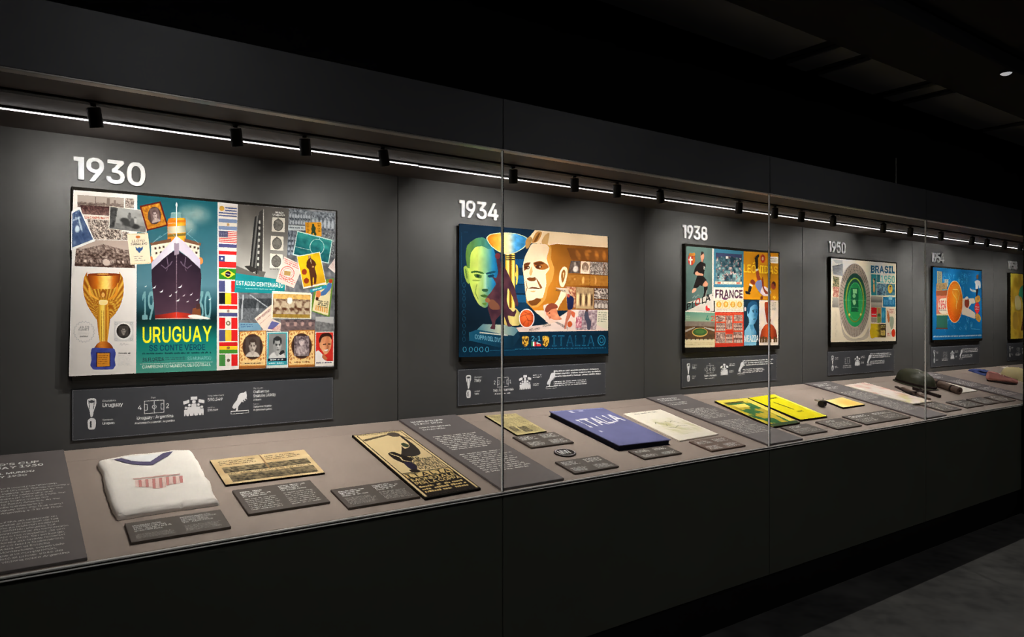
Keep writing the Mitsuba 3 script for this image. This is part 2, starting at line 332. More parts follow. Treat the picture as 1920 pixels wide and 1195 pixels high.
where = ['tall glass pane before the 1930 poster and the white jersey', 'tall glass pane before the Italia poster and the navy album', 'tall glass pane before the Brasil poster and the yellow magazines',
         'tall glass pane before the orange ball poster, next to the black pillar']
for i, (a, b) in enumerate(zip(JOINTS[:4], JOINTS[1:5])):
    g = thing('glass_pane', where[i], 'glass pane', 'showcase glass panes')
    z0, z1 = TOP_Z + 0.002, 2.277
    put('sheet', (np.array([[a + 0.006, GLASS_Y + 0.004, z0], [b - 0.006, GLASS_Y + 0.004, z0], [b - 0.006, GLASS_Y + 0.004, z1], [a + 0.006, GLASS_Y + 0.004, z1]]), np.array([[0, 1, 2], [0, 2, 3]])), 'pane_glass', g)
    put('joint', box(a - 0.0005, a + 0.003, GLASS_Y + 0.001, GLASS_Y + 0.008, z0, z1), 'matt_black', g, label='dark joint along the pane edge')
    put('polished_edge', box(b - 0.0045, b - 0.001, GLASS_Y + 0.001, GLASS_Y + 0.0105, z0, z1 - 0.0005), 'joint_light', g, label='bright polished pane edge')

# ---------------------------------------------------------------- lights of the showcase
TRACK_Y, LED_Y = 2.78, 3.0
rail = thing('track_rail', 'long black lighting track under the showcase soffit', 'lighting track')
put('channel', cat([box(CX0 + 0.1, CX1 - 0.1, TRACK_Y - 0.018, TRACK_Y + 0.018, SOFFIT_Z - 0.008, SOFFIT_Z - 0.0005, 0.002)]), 'matt_black', rail)
strip = thing('strip_light', 'thin continuous white strip light along the showcase soffit', 'strip light')
put('profile', cat([box(CX0 + 0.1, CX1 - 0.1, LED_Y - 0.003, LED_Y + 0.003, SOFFIT_Z - 0.008, SOFFIT_Z - 0.0005)]), 'fixture_black', strip)
STRIP_TINT = [1.0, 0.97, 0.95]
k0 = 0
for a, b in ((CX0 + 0.12, 1.60), (1.606, CX1 - 0.12)):
    m = cyl([a, LED_Y, SOFFIT_Z - 0.0135], [b, LED_Y, SOFFIT_Z - 0.0112], 0.0028, n=12)
    put('diffuser', m, 'white_letter', strip, emitter={'type': 'area', 'sampling_weight': 2.0, 'radiance': {'type': 'rgb', 'value': [STRIP_RADIANCE * x for x in STRIP_TINT]}})
SPOTS = [(0.254, 0.05, 0), (0.697, 0.05, 0), (0.951, 0, 0), (1.273, 0.25, 1), (1.925, 0, 0), (2.293, 0.05, 0), (2.578, 0.05, 0), (2.891, 0.3, 1), (3.565, 0, 0), (3.915, 0.05, 0), (4.199, 0, 0), (4.561, 0.3, 1), (5.213, 0.2, 1), (5.611, 0.1, 0),
         (6.10, 0.3, 1), (6.662, 0.05, 0), (6.952, 0, 0), (7.315, 0.1, 1), (7.66, 0.2, 0), (8.2, 0, 0), (8.7, 0.1, 0)]
ORD = ['first', 'second', 'third', 'fourth', 'fifth', 'sixth', 'seventh', 'eighth', 'ninth', 'tenth', 'eleventh', 'twelfth', 'thirteenth', 'fourteenth', 'fifteenth', 'sixteenth', 'seventeenth', 'eighteenth', 'nineteenth', 'twentieth', 'twenty-first', 'twenty-second']
for i, (x, tilt, bright) in enumerate(SPOTS):
    x, tilt = x * 1.0335, tilt * 0.6 + 0.16
    s = thing('track_spotlight', f'small black cylindrical track spotlight, {ORD[i]} counting from the left', 'spotlight', 'spotlights on the showcase track')
    d = np.array([tilt, 0.20, -1.0]); d /= np.linalg.norm(d); top = np.array([x, TRACK_Y, SOFFIT_Z - 0.0085])
    put('stem', cyl(top, top + [0, 0, -0.006], 0.009, n=12), 'fixture_black', s, smooth=40)
    c0 = top + [0, 0, -0.010]; L = 0.066
    M = align(c0, d)
    body = put('body', lathe([(0, 0), (0.019, 0), (0.0215, 0.003), (0.0215, L - 0.001), (0.0205, L), (0.0175, L), (0.0165, L - 0.012), (0, L - 0.012)], 24).apply_transform(M), 'fixture_black', s, smooth=40)
    lens = trimesh.creation.cylinder(0.0155, 0.002, sections=20); lens.apply_translation([0, 0, L - 0.0105]); lens.apply_transform(M)
    put('lens', lens, 'silver_metal', body, label='round lens', **({'emitter': {'type': 'area', 'sampling_weight': 0.05, 'radiance': {'type': 'rgb', 'value': [14, 13.4, 12.6]}}} if bright else {}))
    src = c0 + d * (L + 0.004)
    desk, sign = i in (2, 6, 10, 12, 16), i in (0, 4, 8, 13, 17)      # lights the deck, a year sign, else a poster
    k = int(np.clip(round((x - 0.78) / PITCH), 0, 5)); px = X0 - PITCH + 0.36 + PITCH * k
    aim = np.array([x - 0.15 if i == 2 else x, 2.84, 0.98]) if desk else np.array([px + 0.08 + (PITCH if i == 8 and k == 1 else 0), WALL_Y, 2.02]) if sign else np.array([0.72 if i == 1 else x + 0.05, WALL_Y, 1.74])
    cut, power = (62.0, 2.7) if desk else (48.0, 0.8 if i < 10 else 1.15) if sign else (56.0, 0.85)
    scene[f'spot_beam_{i + 1}'] = {'type': 'spot', 'sampling_weight': 1.5 if x < 3.3 else 1.0 if x < 6 else 0.7, 'to_world': T().look_at(origin=src.tolist(), target=aim.tolist(), up=[0, 1, 0.3]), 'cutoff_angle': cut, 'beam_width': 14.0,
                               'intensity': {'type': 'rgb', 'value': [float(SPOT_POWER * power * t) for t in SPOT_TINT]}}
# dim room lamps on the dark ceiling; only the first is in view
LAMPS = [(4.45, 1.63, 'small pale round lamp on the dark ceiling at the upper right'), (0.6, 0.9, 'round ceiling lamp before the Uruguay bay'), (3.3, 0.6, 'round ceiling lamp before the France bay'),
         (6.2, 0.45, 'round ceiling lamp before the far end of the showcase')]
for i, (x, y, lab) in enumerate(LAMPS):
    lamp = thing('ceiling_lamp', lab, 'ceiling lamp')
    zc, r = (CEIL_Z - 0.001 if i == 0 else CEIL_Z + 0.02), (0.028 if i == 0 else 0.16)
    if i == 0: zc = CEIL_Z - 0.06
    put('housing', cyl([x, y, zc - 0.012], [x, y, zc - 0.0005], r * 1.12, n=28), 'fixture_black', lamp, smooth=40)
    dome = lathe([(0, -0.5 * r * (0.7 if i == 0 else 0.2)), (r * 0.6, -0.4 * r * (0.7 if i == 0 else 0.2)), (r, 0)], 28); dome.apply_translation([x, y, zc - 0.0125])
    if dome.face_normals[:, 2].mean() > 0: dome.invert()
    q = 0.35 if i == 0 else ROOM_RADIANCE * 1.6
    put('diffuser', dome, 'white_letter', lamp, emitter={'type': 'area', 'sampling_weight': 0.05 if i == 0 else 0.8, 'radiance': {'type': 'rgb', 'value': [q, q, q * 1.02]}})
k = put('metal_rod', cyl([4.83, GLASS_Y + 0.018, FASCIA_Z + 0.001], [4.83, GLASS_Y + 0.018, 2.66], 0.003, n=10), 'trim_metal'); tag(k, 'thin metal rod standing on the showcase fascia near the black pillar', 'rod')
# ---------------------------------------------------------------- wall: year signs, posters, fact plaques
POST = [0.248 + PITCH * k for k in range(6)]
PW, PZ0, PZ1, PY = 1.068, 1.368, 2.108, 3.30
BAY = ['Uruguay', 'Italia', 'France', 'Brasil', 'orange ball', 'yellow']
YEARS = ['1930', '1934', '1938', '1950', '1954', '1958']
for k, yr in enumerate(YEARS):
    s = thing('year_sign', f'raised white numerals {yr} on the dark wall above the {BAY[k]} poster', 'year sign', 'year signs above the posters')
    x = POST[k] - 0.002; y0 = 2.148 + (0.0 if k else 0.002); wn = 0.0
    ws = [0.40 if c == '1' else glyph(c, True)[1] for c in yr]; sc = 0.255 / (sum(ws) + 0.08 * 3)
    for c, w in zip(yr, ws):
        if c == '1': m = trimesh.creation.extrude_polygon(Polygon([(0, 0.80), (0, 1.0), (0.40, 1.0), (0.40, 0.0), (0.17, 0.0), (0.17, 0.80)]), 1.0, engine='earcut')
        else: m = meshkit.text_mesh(c, 1.0, depth=1.0, bold=True); m.apply_translation([-m.bounds[0][0], 0, 0])
        m.apply_scale([sc, 0.090, 0.008]); m.apply_translation([x, y0, 0.004]); put('digit', wall_frame(WALL_Y)(m), 'white_letter', s)
        b = cyl([x + w * sc * (0.7 if c == '1' else 0.5), y0 + 0.008, 0.0005], [x + w * sc * (0.7 if c == '1' else 0.5), y0 + 0.008, 0.0039], 0.003, n=8); put('spacer', wall_frame(WALL_Y)(b), 'letter_black', s)
        x += (w + 0.08) * sc
def poster(k, label, margin=0.0):
    key = thing('wall_poster', label, 'poster')
    x0 = POST[k]
    if k == 0: b = rect(0.238, 1.327, 1.356, 2.117)
    else: b = rect(x0, x0 + PW, PZ0, PZ1)
    put('board', wall_frame(WALL_Y)(slab(b, 0.002, WALL_Y - PY, 0.001)), 'board_edge', key, label='dark mounting board')
    A = Art(wall_frame(PY), 0.0003)
    return key, A

# --- 1930
key, A = poster(0, 'large Uruguay 1930 poster with golden trophy, ocean liner and flags')
C1 = (100, 330, 2.9875); C3 = (120, 340, 5.973); C4 = (120, 500, 5.433); C5 = (400, 370, 7.029); C6 = (400, 520, 6.2875)
A.crop(*C1).quad([(112, 80), (470, 108), (463, 1108), (87, 1125)], (230, 225, 218), (1, 1))
def sea(u, v):
    c = grad((0, (18, 82, 92)), (0.3, (52, 98, 110)), (0.5, (80, 124, 136)), (0.6, (38, 82, 94)), (0.69, (10, 52, 58)), (0.71, (8, 62, 60)), (0.82, (14, 118, 108)), (0.9, (40, 132, 120)), (1, (76, 150, 132)))(u, v)
    c = c * (1 - 0.35 * step(0.62, 0.7, v) * (1 - step(0.7, 0.78, v)) * np.abs(u - 0.5)[..., ] * 2)[..., None]
    m = np.maximum(disc(u, v, 0.70, 0.085, 0.16, 0.045, 0.9), disc(u, v, 0.62, 0.14, 0.09, 0.05, 0.9)) * (0.4 + 0.5 * nz(u, v, 9, 18, 3))
    return mixc(c, (176, 182, 172), m) if np.ndim(m) == 1 else c * (1 - m[..., None]) + np.array([176, 182, 172.]) * m[..., None]
A.part = 'ship_picture'
A.quad([(470, 108), (920, 148), (915, 1092), (463, 1108)], sea, (30, 70))
for x, a, b in ((497, '1', 528), (530, '9', 566), (808, '3', 842), (846, '0', 884)): A.text(a, (x, 803), (b, 802), 150, (112, 158, 162))
# funnel, superstructure, hull
A.blob([(638, 262), (645, 238), (738, 236), (742, 262), (742, 380), (640, 385)], hgrad((0, (190, 98, 20)), (0.45, (232, 150, 40)), (0.6, (248, 206, 60)), (1, (206, 130, 30))), 0.02, 0.12)
A.poly([(640, 286), (742, 280), (742, 318), (640, 326)], hgrad((0, (170, 150, 110)), (0.55, (240, 234, 210)), (1, (150, 150, 120))), 0.03)
A.poly([(640, 252), (742, 248), (742, 260), (640, 266)], (214, 120, 24)); A.poly([(640, 330), (742, 322), (742, 336), (640, 345)], (120, 96, 40))
A.poly([(662, 205), (712, 203), (716, 236), (655, 238)], (112, 150, 150)); A.stroke([(655, 212), (720, 210)], 2, (190, 200, 200))
A.poly([(548, 388), (655, 366), (655, 412), (585, 470), (548, 474)], (226, 216, 194)); A.poly([(735, 366), (818, 388), (820, 474), (790, 470), (735, 418)], (226, 216, 194))
A.poly([(540, 378), (660, 352), (660, 372), (548, 392)], (110, 74, 52)); A.poly([(735, 352), (828, 378), (826, 394), (735, 372)], (110, 74, 52))
for x, y in ((566, 402), (590, 398), (612, 394), (572, 428), (596, 424), (762, 392), (786, 396), (806, 402), (770, 420), (796, 426)): A.poly([(x, y), (x + 11, y), (x + 11, y + 12), (x, y + 12)], (66, 46, 36))
A.ell(824, 478, 15, 20, (226, 130, 64)); A.ell(548, 470, 10, 18, (206, 116, 60))
for p in ([(600, 335), (555, 380)], [(640, 300), (690, 350)], [(775, 300), (735, 345)], [(745, 320), (815, 380)], [(640, 318), (560, 372)]): A.stroke(p, 1.6, (150, 196, 200))
hull = [(550, 520), (610, 470), (660, 425), (700, 422), (750, 455), (822, 515), (829, 560), (824, 660), (806, 803), (570, 803), (561, 690), (551, 590)]
A.poly(hull, lambda u, v: mixc((30, 18, 32), (92, 64, 78), np.clip(v * 0.9 - 0.15 + 0.3 * nz(u, v, 3, 4, 2) - 0.3 * np.abs(u - 0.55), 0, 1)), 0.012)
A.poly([(568, 782), (640, 772), (690, 764), (760, 772), (800, 786), (806, 803), (570, 803)], hgrad((0, (110, 30, 26)), (0.5, (206, 52, 34)), (1, (120, 34, 30))), 0.02)
A.poly([(690, 338), (735, 372), (822, 470), (823, 522), (752, 456), (702, 418), (676, 418), (620, 462), (550, 526), (550, 488), (640, 392)], hgrad((0, (180, 172, 188)), (0.48, (224, 216, 224)), (0.55, (206, 196, 208)), (1, (186, 178, 196))), 0.03)
A.poly([(676, 378), (704, 378), (704, 440), (678, 446)], (146, 132, 148))
for sx in (1, -1):
    X = lambda x: 689 + sx * (x - 689)
    A.stroke([(X(735), 505), (X(742), 455)], 5, (92, 76, 92)); A.stroke([(X(712), 480), (X(725), 500), (X(750), 520), (X(775), 500)], 6, (92, 76, 92)); A.stroke([(X(738), 520), (X(745), 535)], 4, (92, 76, 92))
A.stroke([(690, 150), (690, 380)], 6, (214, 226, 222)); A.stroke([(690, 380), (690, 803)], 2, (150, 128, 140)); A.stroke([(645, 268), (690, 265)], 2, (214, 226, 222)); A.ell(690, 165, 6, 10, (220, 230, 226))
A.stroke([(570, 803), (700, 800), (880, 803)], 4, (206, 206, 196))
A.poly([(780, 745), (822, 735), (828, 785), (775, 785)], (120, 68, 40)); A.poly([(800, 722), (822, 716), (822, 745), (800, 750)], (70, 44, 40)); A.blob([(748, 785), (790, 776), (875, 797), (872, 804), (770, 800)], (236, 232, 220))
for x, y, s in ((517, 620, 8), (565, 625, 12), (605, 648, 12), (655, 672, 10), (710, 622, 13), (687, 652, 9), (730, 672, 8), (772, 665, 9), (752, 705, 8), (697, 698, 12), (806, 695, 9), (876, 692, 10)):
    A.poly([(x - s, y + s * 0.4), (x + s * 0.2, y - s * 0.1), (x + s * 0.9, y - s), (x + s * 0.45, y + s * 0.35), (x - s * 0.1, y + s * 0.6)], (236, 240, 238))
A.text('URUGUAY', (500, 936), (886, 926), 86, (240, 236, 40), gap=0.14)
A.text('SS CONTE VERDE', (537, 982), (850, 976), 32, (10, 66, 92), gap=0.16)
A.bars([(498, 992), (886, 986), (886, 998), (498, 1004)], 1, (12, 60, 66), 4, 0.8, 0.02, 0.04)
A.text('SS FLORIDA', (500, 1042), (620, 1038), 20, (36, 46, 60)); A.text('SS MUNARGO', (750, 1034), (884, 1030), 19, (130, 196, 190), bold=False)
A.bars([(628, 1018), (742, 1015), (742, 1034), (628, 1038)], 2, (40, 80, 86), 5, 0.5, 0.05, 0.08)
A.stroke([(486, 1056), (892, 1044)], 3, (206, 226, 214)); A.text('CAMPEONATO MUNDIAL DE FOOTBALL', (498, 1081), (882, 1066), 17, (206, 224, 212))
# trophy
A.part = 'trophy_picture'; A.crop(*C4)
def gold(cx, cy, k): 
    def fn(u, v):
        a = np.arctan2(v - cy, u - cx); t = 0.5 + 0.5 * np.sin(a * k) ; t = 0.75 * t + 0.5 * (nz(u, v, 4, 4, 9) - 0.5)
        return mixc((150, 76, 12), (246, 206, 84), t)
    return fn
A.blob([(238, 52), (205, 110), (192, 200), (200, 290), (235, 395), (290, 485), (338, 552), (365, 560), (440, 560), (465, 545), (520, 490), (575, 400), (605, 300), (610, 200), (600, 120), (562, 50), (570, 100), (500, 130), (300, 130), (235, 100)], gold(0.5, 0.9, 44), 0.008, 0.12)
A.poly([(240, 82), (578, 82), (566, 150), (535, 205), (500, 232), (300, 232), (262, 195), (248, 140)], hgrad((0, (120, 48, 8)), (0.3, (206, 110, 20)), (0.45, (252, 214, 96)), (0.62, (255, 228, 130)), (0.75, (200, 104, 24)), (1, (110, 46, 10))), 0.02)
A.ell(408, 84, 168, 15, (126, 52, 14)); A.ell(395, 80, 60, 7, (206, 146, 70))
A.blob([(258, 175), (245, 240), (262, 300), (350, 350), (352, 330), (285, 285), (268, 235)], (236, 170, 60)); A.blob([(545, 150), (555, 240), (535, 310), (448, 352), (446, 330), (515, 290), (530, 230)], (214, 140, 40))
A.blob([(340, 340), (465, 340), (452, 420), (470, 540), (452, 700), (440, 780), (365, 780), (350, 690), (335, 540), (352, 420)], hgrad((0, (156, 84, 14)), (0.3, (240, 196, 70)), (0.5, (255, 226, 110)), (0.7, (186, 110, 24)), (0.85, (236, 176, 60)), (1, (130, 66, 14))), 0.012, 0.12)
for x in (385, 405, 432): A.stroke([(x, 450), (x - 3, 770)], 4, (160, 92, 20))
A.ell(400, 280, 30, 40, (150, 82, 20)); A.ell(398, 292, 17, 26, (236, 180, 90)); A.blob([(350, 345), (450, 345), (440, 395), (360, 395)], (250, 224, 150))
for sx in (-1, 1):
    for j in range(4): A.stroke([(400 + sx * 45, 372 + j * 12), (400 + sx * (150 - j * 14), 330 + j * 34)], 5, (170, 92, 18))
A.ell(405, 860, 98, 96, hgrad((0, (120, 52, 16)), (0.35, (226, 140, 50)), (0.6, (190, 100, 30)), (1, (110, 46, 14))), 180, 360, 0.02)
A.blob([(285, 828), (515, 838), (528, 895), (515, 955), (527, 1010), (498, 1052), (300, 1056), (266, 1010), (282, 950), (270, 890)], lambda u, v: mixc((36, 44, 120), (92, 106, 190), nz(u, v, 5, 5, 4)), 0.01, 0.1)
A.poly([(328, 878), (474, 878), (474, 1022), (326, 1026)], (54, 36, 62)); A.poly([(340, 886), (464, 886), (464, 1018), (336, 1024)], (218, 142, 44))
A.bars([(350, 905), (455, 905), (452, 1005), (348, 1008)], 5, (150, 84, 24), 3, 0.45, 0.2, 0.25)
for j in range(40):
    a = j * 2 * np.pi / 40; r = 98 + 8 * (j % 2); A.ell(205 + r * np.cos(a), 668 + r * np.sin(a), 7, 7, (196, 194, 190), n=8)
for t, y in (('JULES', 632), ('RIMET', 658)): A.text(t, (150, y), (258, y - 2), 20, (120, 116, 112))
A.bars([(160, 706), (245, 704), (245, 724), (160, 726)], 1, (130, 126, 122), 8, 0.9, 0.02, 0.3); A.bars([(145, 678), (262, 676), (262, 700), (145, 702)], 2, (190, 188, 184), 8, 0.4, 0.1, 0.12)
A.poly([(510, 562), (708, 562), (708, 766), (510, 766)], (206, 204, 200)); A.ell(608, 662, 88, 88, (232, 228, 222))
for j in range(4): A.ring(530 + 156 * (j % 2), 584 + 160 * (j // 2), 14, 14, 4, (170, 168, 164))
A.ell(606, 660, 72, 74, (40, 36, 34)); fp = portrait(11, 0.2, 0.2, 0.2, 0.05)
A.quad([(556, 606), (656, 606), (656, 714), (556, 714)], duo(fp, (34, 30, 28), (190, 180, 170)), (24, 26))
A.stroke([(565, 806), (580, 785), (590, 808), (612, 788), (622, 806), (640, 792), (662, 800)], 3, (110, 108, 106))
A.bars([(555, 876), (680, 878), (680, 896), (555, 894)], 1, (96, 92, 90), 2, 0.9, 0.02, 0.2); A.bars([(550, 905), (690, 905), (690, 1020), (548, 1020)], 10, (200, 198, 194), 7, 0.4, 0.2, 0.12)
# the old photographs
def photo(q, fn, n=(24, 16), border=None, grow=0.06, part='photo_print', lite=(236, 234, 228)):
    A.part = part
    if border:
        c = np.mean(q, 0); A.quad([tuple(c + (np.array(p) - c) * (1 + grow)) for p in q], border, (1, 1))
    A.quad(q, fn, n)
A.crop(*C3)
def city(u, v):
    h = 0.55 + 0.25 * (nz(u, v * 0, 14, 1, 5, 2) - 0.5); g = np.where(v > h, 0.35 + (nz(u, v, 30, 14, 6) - 0.5) * 1.2, 0.75 - 0.1 * v)
    g = np.where((np.abs(u - 0.38) < 0.012) & (v > 0.05), 0.25, g); return np.clip(np.where((np.abs(u - 0.66) < 0.03) & (v > 0.12) | (np.abs(u - 0.8) < 0.03) & (v > 0.25), 0.35, g), 0, 1)
photo([(150, 155), (672, 190), (668, 320), (150, 290)], duo(city, (60, 44, 38), (206, 194, 182)), (60, 22))
photo([(688, 190), (785, 200), (785, 308), (685, 300)], sepia(crowd(21, 6, 6)), (14, 14))
photo([(180, 268), (515, 290), (505, 390), (205, 375)], duo(lambda u, v: np.clip(nz(u, v, 22, 8, 22) * 1.6 - 0.6 + 0.4 * v - 0.1, 0, 1), (44, 20, 20), (170, 140, 130)), (40, 14))
A.part = 'photo_print'; A.quad([(215, 372), (505, 392), (505, 440), (235, 428)], (222, 212, 200), (1, 1)); A.text('1ER CAMPEONATO', (228, 418), (502, 431), 24, (176, 70, 44))
photo([(262, 428), (645, 452), (645, 662), (310, 652)], sepia(crowd(23, 20, 10, 2.4, 0.5)), (44, 26))
photo([(652, 566), (725, 570), (722, 662), (652, 660)], sepia(crowd(24, 5, 6)), (10, 12))
def bigcrowd(u, v):
    g = np.clip(0.5 - 0.35 * v + (nz(u, v, 30, 16, 25) - 0.5) * 2.0, 0, 1); d = np.abs(u - 0.5)
    g = np.where(v < 0.35 - 0.5 * (0.4 - d).clip(0, 1), 0.72, g); g = np.where((v > 0.74) & (v < 0.84), np.clip(0.4 + (nz(u, v, 50, 3, 26) - 0.5) * 3, 0, 1), g); return np.where(np.hypot((u - 0.52) / 0.06, (v - 0.82) / 0.13) < 1, 0.85, g)
photo([(140, 660), (725, 668), (800, 978), (118, 955)], duo(bigcrowd, (54, 36, 30), (224, 206, 192)), (66, 40))
def salon(u, v): return np.clip(0.22 + 0.5 * step(0.3, 0.1, np.abs(v - 0.18)) * (nz(u, v, 2, 14, 31) > 0.5) + 0.8 * disc(u, v, 0.35, 0.52, 0.16, 0.1) + 0.7 * disc(u, v, 0.62, 0.42, 0.07, 0.22) + (nz(u, v, 8, 8, 32) - 0.5) * 0.6, 0, 1)
photo([(92, 362), (172, 318), (326, 655), (90, 748)], duo(salon, (24, 44, 84), (206, 222, 232)), (26, 34), (240, 240, 236), 0.14)
def cyclist(u, v):
    g = 0.74 - 0.2 * v + (nz(u, v, 5, 5, 41) - 0.5) * 0.3; g = np.where(v > 0.72 + 0.0 * u, 0.45 + (nz(u, v, 16, 10, 42) - 0.5) * 0.5, g)
    g = np.where(u < 0.2 - 0.08 * v, 0.2 + (nz(u, v, 10, 8, 43) - 0.5) * 0.8, g)
    for x, y, rx, ry, t in ((0.52, 0.22, 0.03, 0.05, 0.2), (0.52, 0.36, 0.05, 0.12, 0.35), (0.68, 0.38, 0.03, 0.05, 0.3), (0.69, 0.5, 0.04, 0.12, 0.75), (0.4, 0.55, 0.12, 0.12, 0.1), (0.5, 0.68, 0.16, 0.13, 0.12), (0.7, 0.78, 0.12, 0.12, 0.08), (0.6, 0.6, 0.06, 0.2, 0.25)): g = g + (t - g) * disc(u, v, x, y, rx, ry, 0.3)
    return np.clip(g, 0, 1)
photo([(520, 288), (934, 340), (914, 578), (508, 532)], grey(cyclist), (48, 30), (226, 220, 208), 0.05)
A.part = 'portrait_card'; A.quad([(845, 280), (1080, 228), (1165, 500), (928, 560)], (84, 22, 14), (1, 1))
A.quad([(866, 294), (1068, 248), (1146, 490), (938, 542)], lambda u, v: mixc((120, 60, 10), (224, 158, 50), nz(u, v, 14, 14, 51) * 1.6 - 0.3), (26, 26))
A.ell(1012, 388, 74, 98, (70, 52, 48)); A.quad([(958, 315), (1050, 300), (1082, 450), (985, 475)], duo(portrait(12, 0.25, 0.15, 0.6), (60, 40, 40), (220, 206, 198)), (24, 28))
A.part = 'ship_line_card'; A.quad([(705, 590), (940, 584), (975, 925), (745, 940)], (232, 216, 186), (1, 1)); A.stroke([(712, 598), (938, 592)], 4, (190, 150, 90)); A.stroke([(748, 930), (970, 916)], 4, (190, 150, 90))
A.ell(828, 628, 26, 17, (176, 100, 50)); A.text('LLOYD', (762, 686), (902, 682), 26, (96, 84, 74)); A.text('SABAUDO', (748, 722), (930, 714), 26, (96, 84, 74))
A.blob([(800, 730), (825, 760), (842, 735), (858, 758), (884, 728), (880, 770), (856, 790), (850, 805), (838, 805), (830, 788), (806, 772)], (46, 78, 130)); A.bars([(780, 840), (915, 836), (918, 905), (800, 910)], 3, (150, 138, 122), 6, 0.5, 0.3, 0.2)
# the flags
A.part = 'print'; A.crop(*C1); A.quad([(920, 148), (1033, 160), (1040, 1085), (915, 1092)], (236, 230, 224), (1, 1))
def F(y0, y1):
    t = lambda y: 8 * (1 - (y - 160) / 700)
    return lambda u, v: (925 + (1 - v) * 0 + 103 * u + 4 * ((y0 + v * (y1 - y0)) - 160) / 900, y0 + v * (y1 - y0) + t(y0) * u)
def stripes(f, cols, vertical=True, w=None):
    e = np.linspace(0, 1, len(cols) + 1) if w is None else np.array(w)
    for c, a, b in zip(cols, e[:-1], e[1:]):
        A.poly([f(a, 0), f(b, 0), f(b, 1), f(a, 1)] if vertical else [f(0, a), f(1, a), f(1, b), f(0, b)], c)
def dot(f, u, v, r, c, n=14): x, y = f(u, v); A.ell(x, y, r, r, c, n=n)
Rd, Wh, Bl, Gr, Ye = (206, 34, 34), (234, 224, 208), (70, 72, 118), (60, 130, 44), (228, 190, 40)
def flag(i):
    A.part = 'flag_print' if i == 0 else f'flag_print_{i:03d}'
flag(0); f = F(166, 233); stripes(f, [Wh, (78, 88, 130)] * 4 + [Wh], False); A.poly([f(0, 0), f(0.36, 0), f(0.36, 0.5), f(0, 0.5)], Wh); dot(f, 0.18, 0.25, 15, (206, 160, 60), 9)
flag(1); f = F(240, 301); stripes(f, [(120, 136, 168), Wh, (120, 136, 168)], False); dot(f, 0.52, 0.5, 8, (190, 150, 90))
flag(2); f = F(308, 373); stripes(f, [(206, 60, 60), Wh] * 6 + [(206, 60, 60)], False); A.poly([f(0, 0), f(0.5, 0), f(0.5, 0.54), f(0, 0.54)], (60, 58, 90))
for a in range(5):
    for b in range(4): dot(f, 0.06 + a * 0.095, 0.08 + b * 0.125, 2.2, (210, 206, 210), 5)
flag(3); f = F(381, 440); stripes(f, [(70, 70, 116), Wh, Rd], False)
flag(4); f = F(448, 512); stripes(f, [Wh, Rd], False); A.poly([f(0, 0), f(0.33, 0), f(0.33, 0.5), f(0, 0.5)], (58, 64, 116)); dot(f, 0.165, 0.25, 7, (240, 240, 240), 6)
flag(5); f = F(519, 580); stripes(f, [(44, 124, 34)]); A.poly([f(0.1, 0.5), f(0.5, 0.1), f(0.9, 0.5), f(0.5, 0.9)], (226, 206, 50)); dot(f, 0.5, 0.5, 16, (36, 26, 40), 20); A.stroke([f(0.36, 0.46), f(0.64, 0.56)], 3, (214, 210, 206))
flag(6); f = F(588, 650); stripes(f, [Bl, Wh, Rd])
flag(7); f = F(656, 720); stripes(f, [(18, 18, 30), Ye, Rd])
flag(8); f = F(728, 788); stripes(f, [Rd, Wh, Bl], False); dot(f, 0.5, 0.5, 8, (150, 130, 120))
flag(9); f = F(796, 858); stripes(f, [Rd, Wh, Rd]); dot(f, 0.5, 0.5, 13, (110, 96, 70)); dot(f, 0.5, 0.5, 7, (220, 206, 190))
flag(10); f = F(865, 928); stripes(f, [(74, 72, 118), (224, 190, 56), Rd])
flag(11); f = F(934, 997); stripes(f, [Rd, Ye, (70, 140, 50)], False); dot(f, 0.5, 0.5, 9, (140, 100, 50))
flag(12); f = F(1003, 1068); stripes(f, [(66, 132, 62), (230, 222, 210), Rd]); dot(f, 0.5, 0.5, 9, (110, 96, 80))
# the right half
A.crop(*C1); A.part = 'print'
A.quad([(1033, 160), (1582, 200), (1572, 1072), (1040, 1085)], lambda u, v: mixc((60, 64, 70), (150, 150, 150), crowd(61, 16, 18, 1.8)(u, v)), (50, 70))
A.part = 'stadium_picture'
A.quad([(1033, 160), (1318, 185), (1302, 640), (1020, 640)], lambda u, v: mixc((70, 66, 62), (190, 188, 180), np.clip(0.1 + v * 0.9 + (nz(u, v, 3, 4, 62) - 0.5) * 0.5, 0, 1)), (24, 34))
A.crop(*C5)
A.poly([(540, 265), (600, 240), (612, 255), (600, 950), (580, 1040), (480, 910)], lambda u, v: mixc((30, 30, 30), (104, 104, 100), 0.5 + 0.5 * np.sin(u * 18 + v * 12)), 0.008); A.poly([(605, 200), (655, 160), (662, 165), (640, 1060), (590, 1030), (600, 300)], (58, 56, 54)); A.stroke([(660, 158), (655, 1050)], 7, (206, 204, 194))
for j in range(8): A.poly([(598 - j * 3, 310 + j * 80), (622 - j * 3, 312 + j * 80), (620 - j * 3, 352 + j * 80), (595 - j * 3, 350 + j * 80)], (186, 186, 178) if j % 1 == 0 else (40, 40, 40))
A.poly([(410, 912), (480, 905), (600, 960), (500, 1000)], (44, 42, 40)); A.poly([(298, 905), (600, 1030), (730, 1085), (740, 1100), (295, 1070)], (96, 92, 86)); A.poly([(600, 970), (690, 990), (660, 1060), (590, 1030)], (90, 88, 82))
for t, y in (('Mundo', 216), ('Uruguayo', 246)): A.text(t, (815 if y < 220 else 782, y), (922 if y < 220 else 940, y + 4), 26, (232, 230, 222))
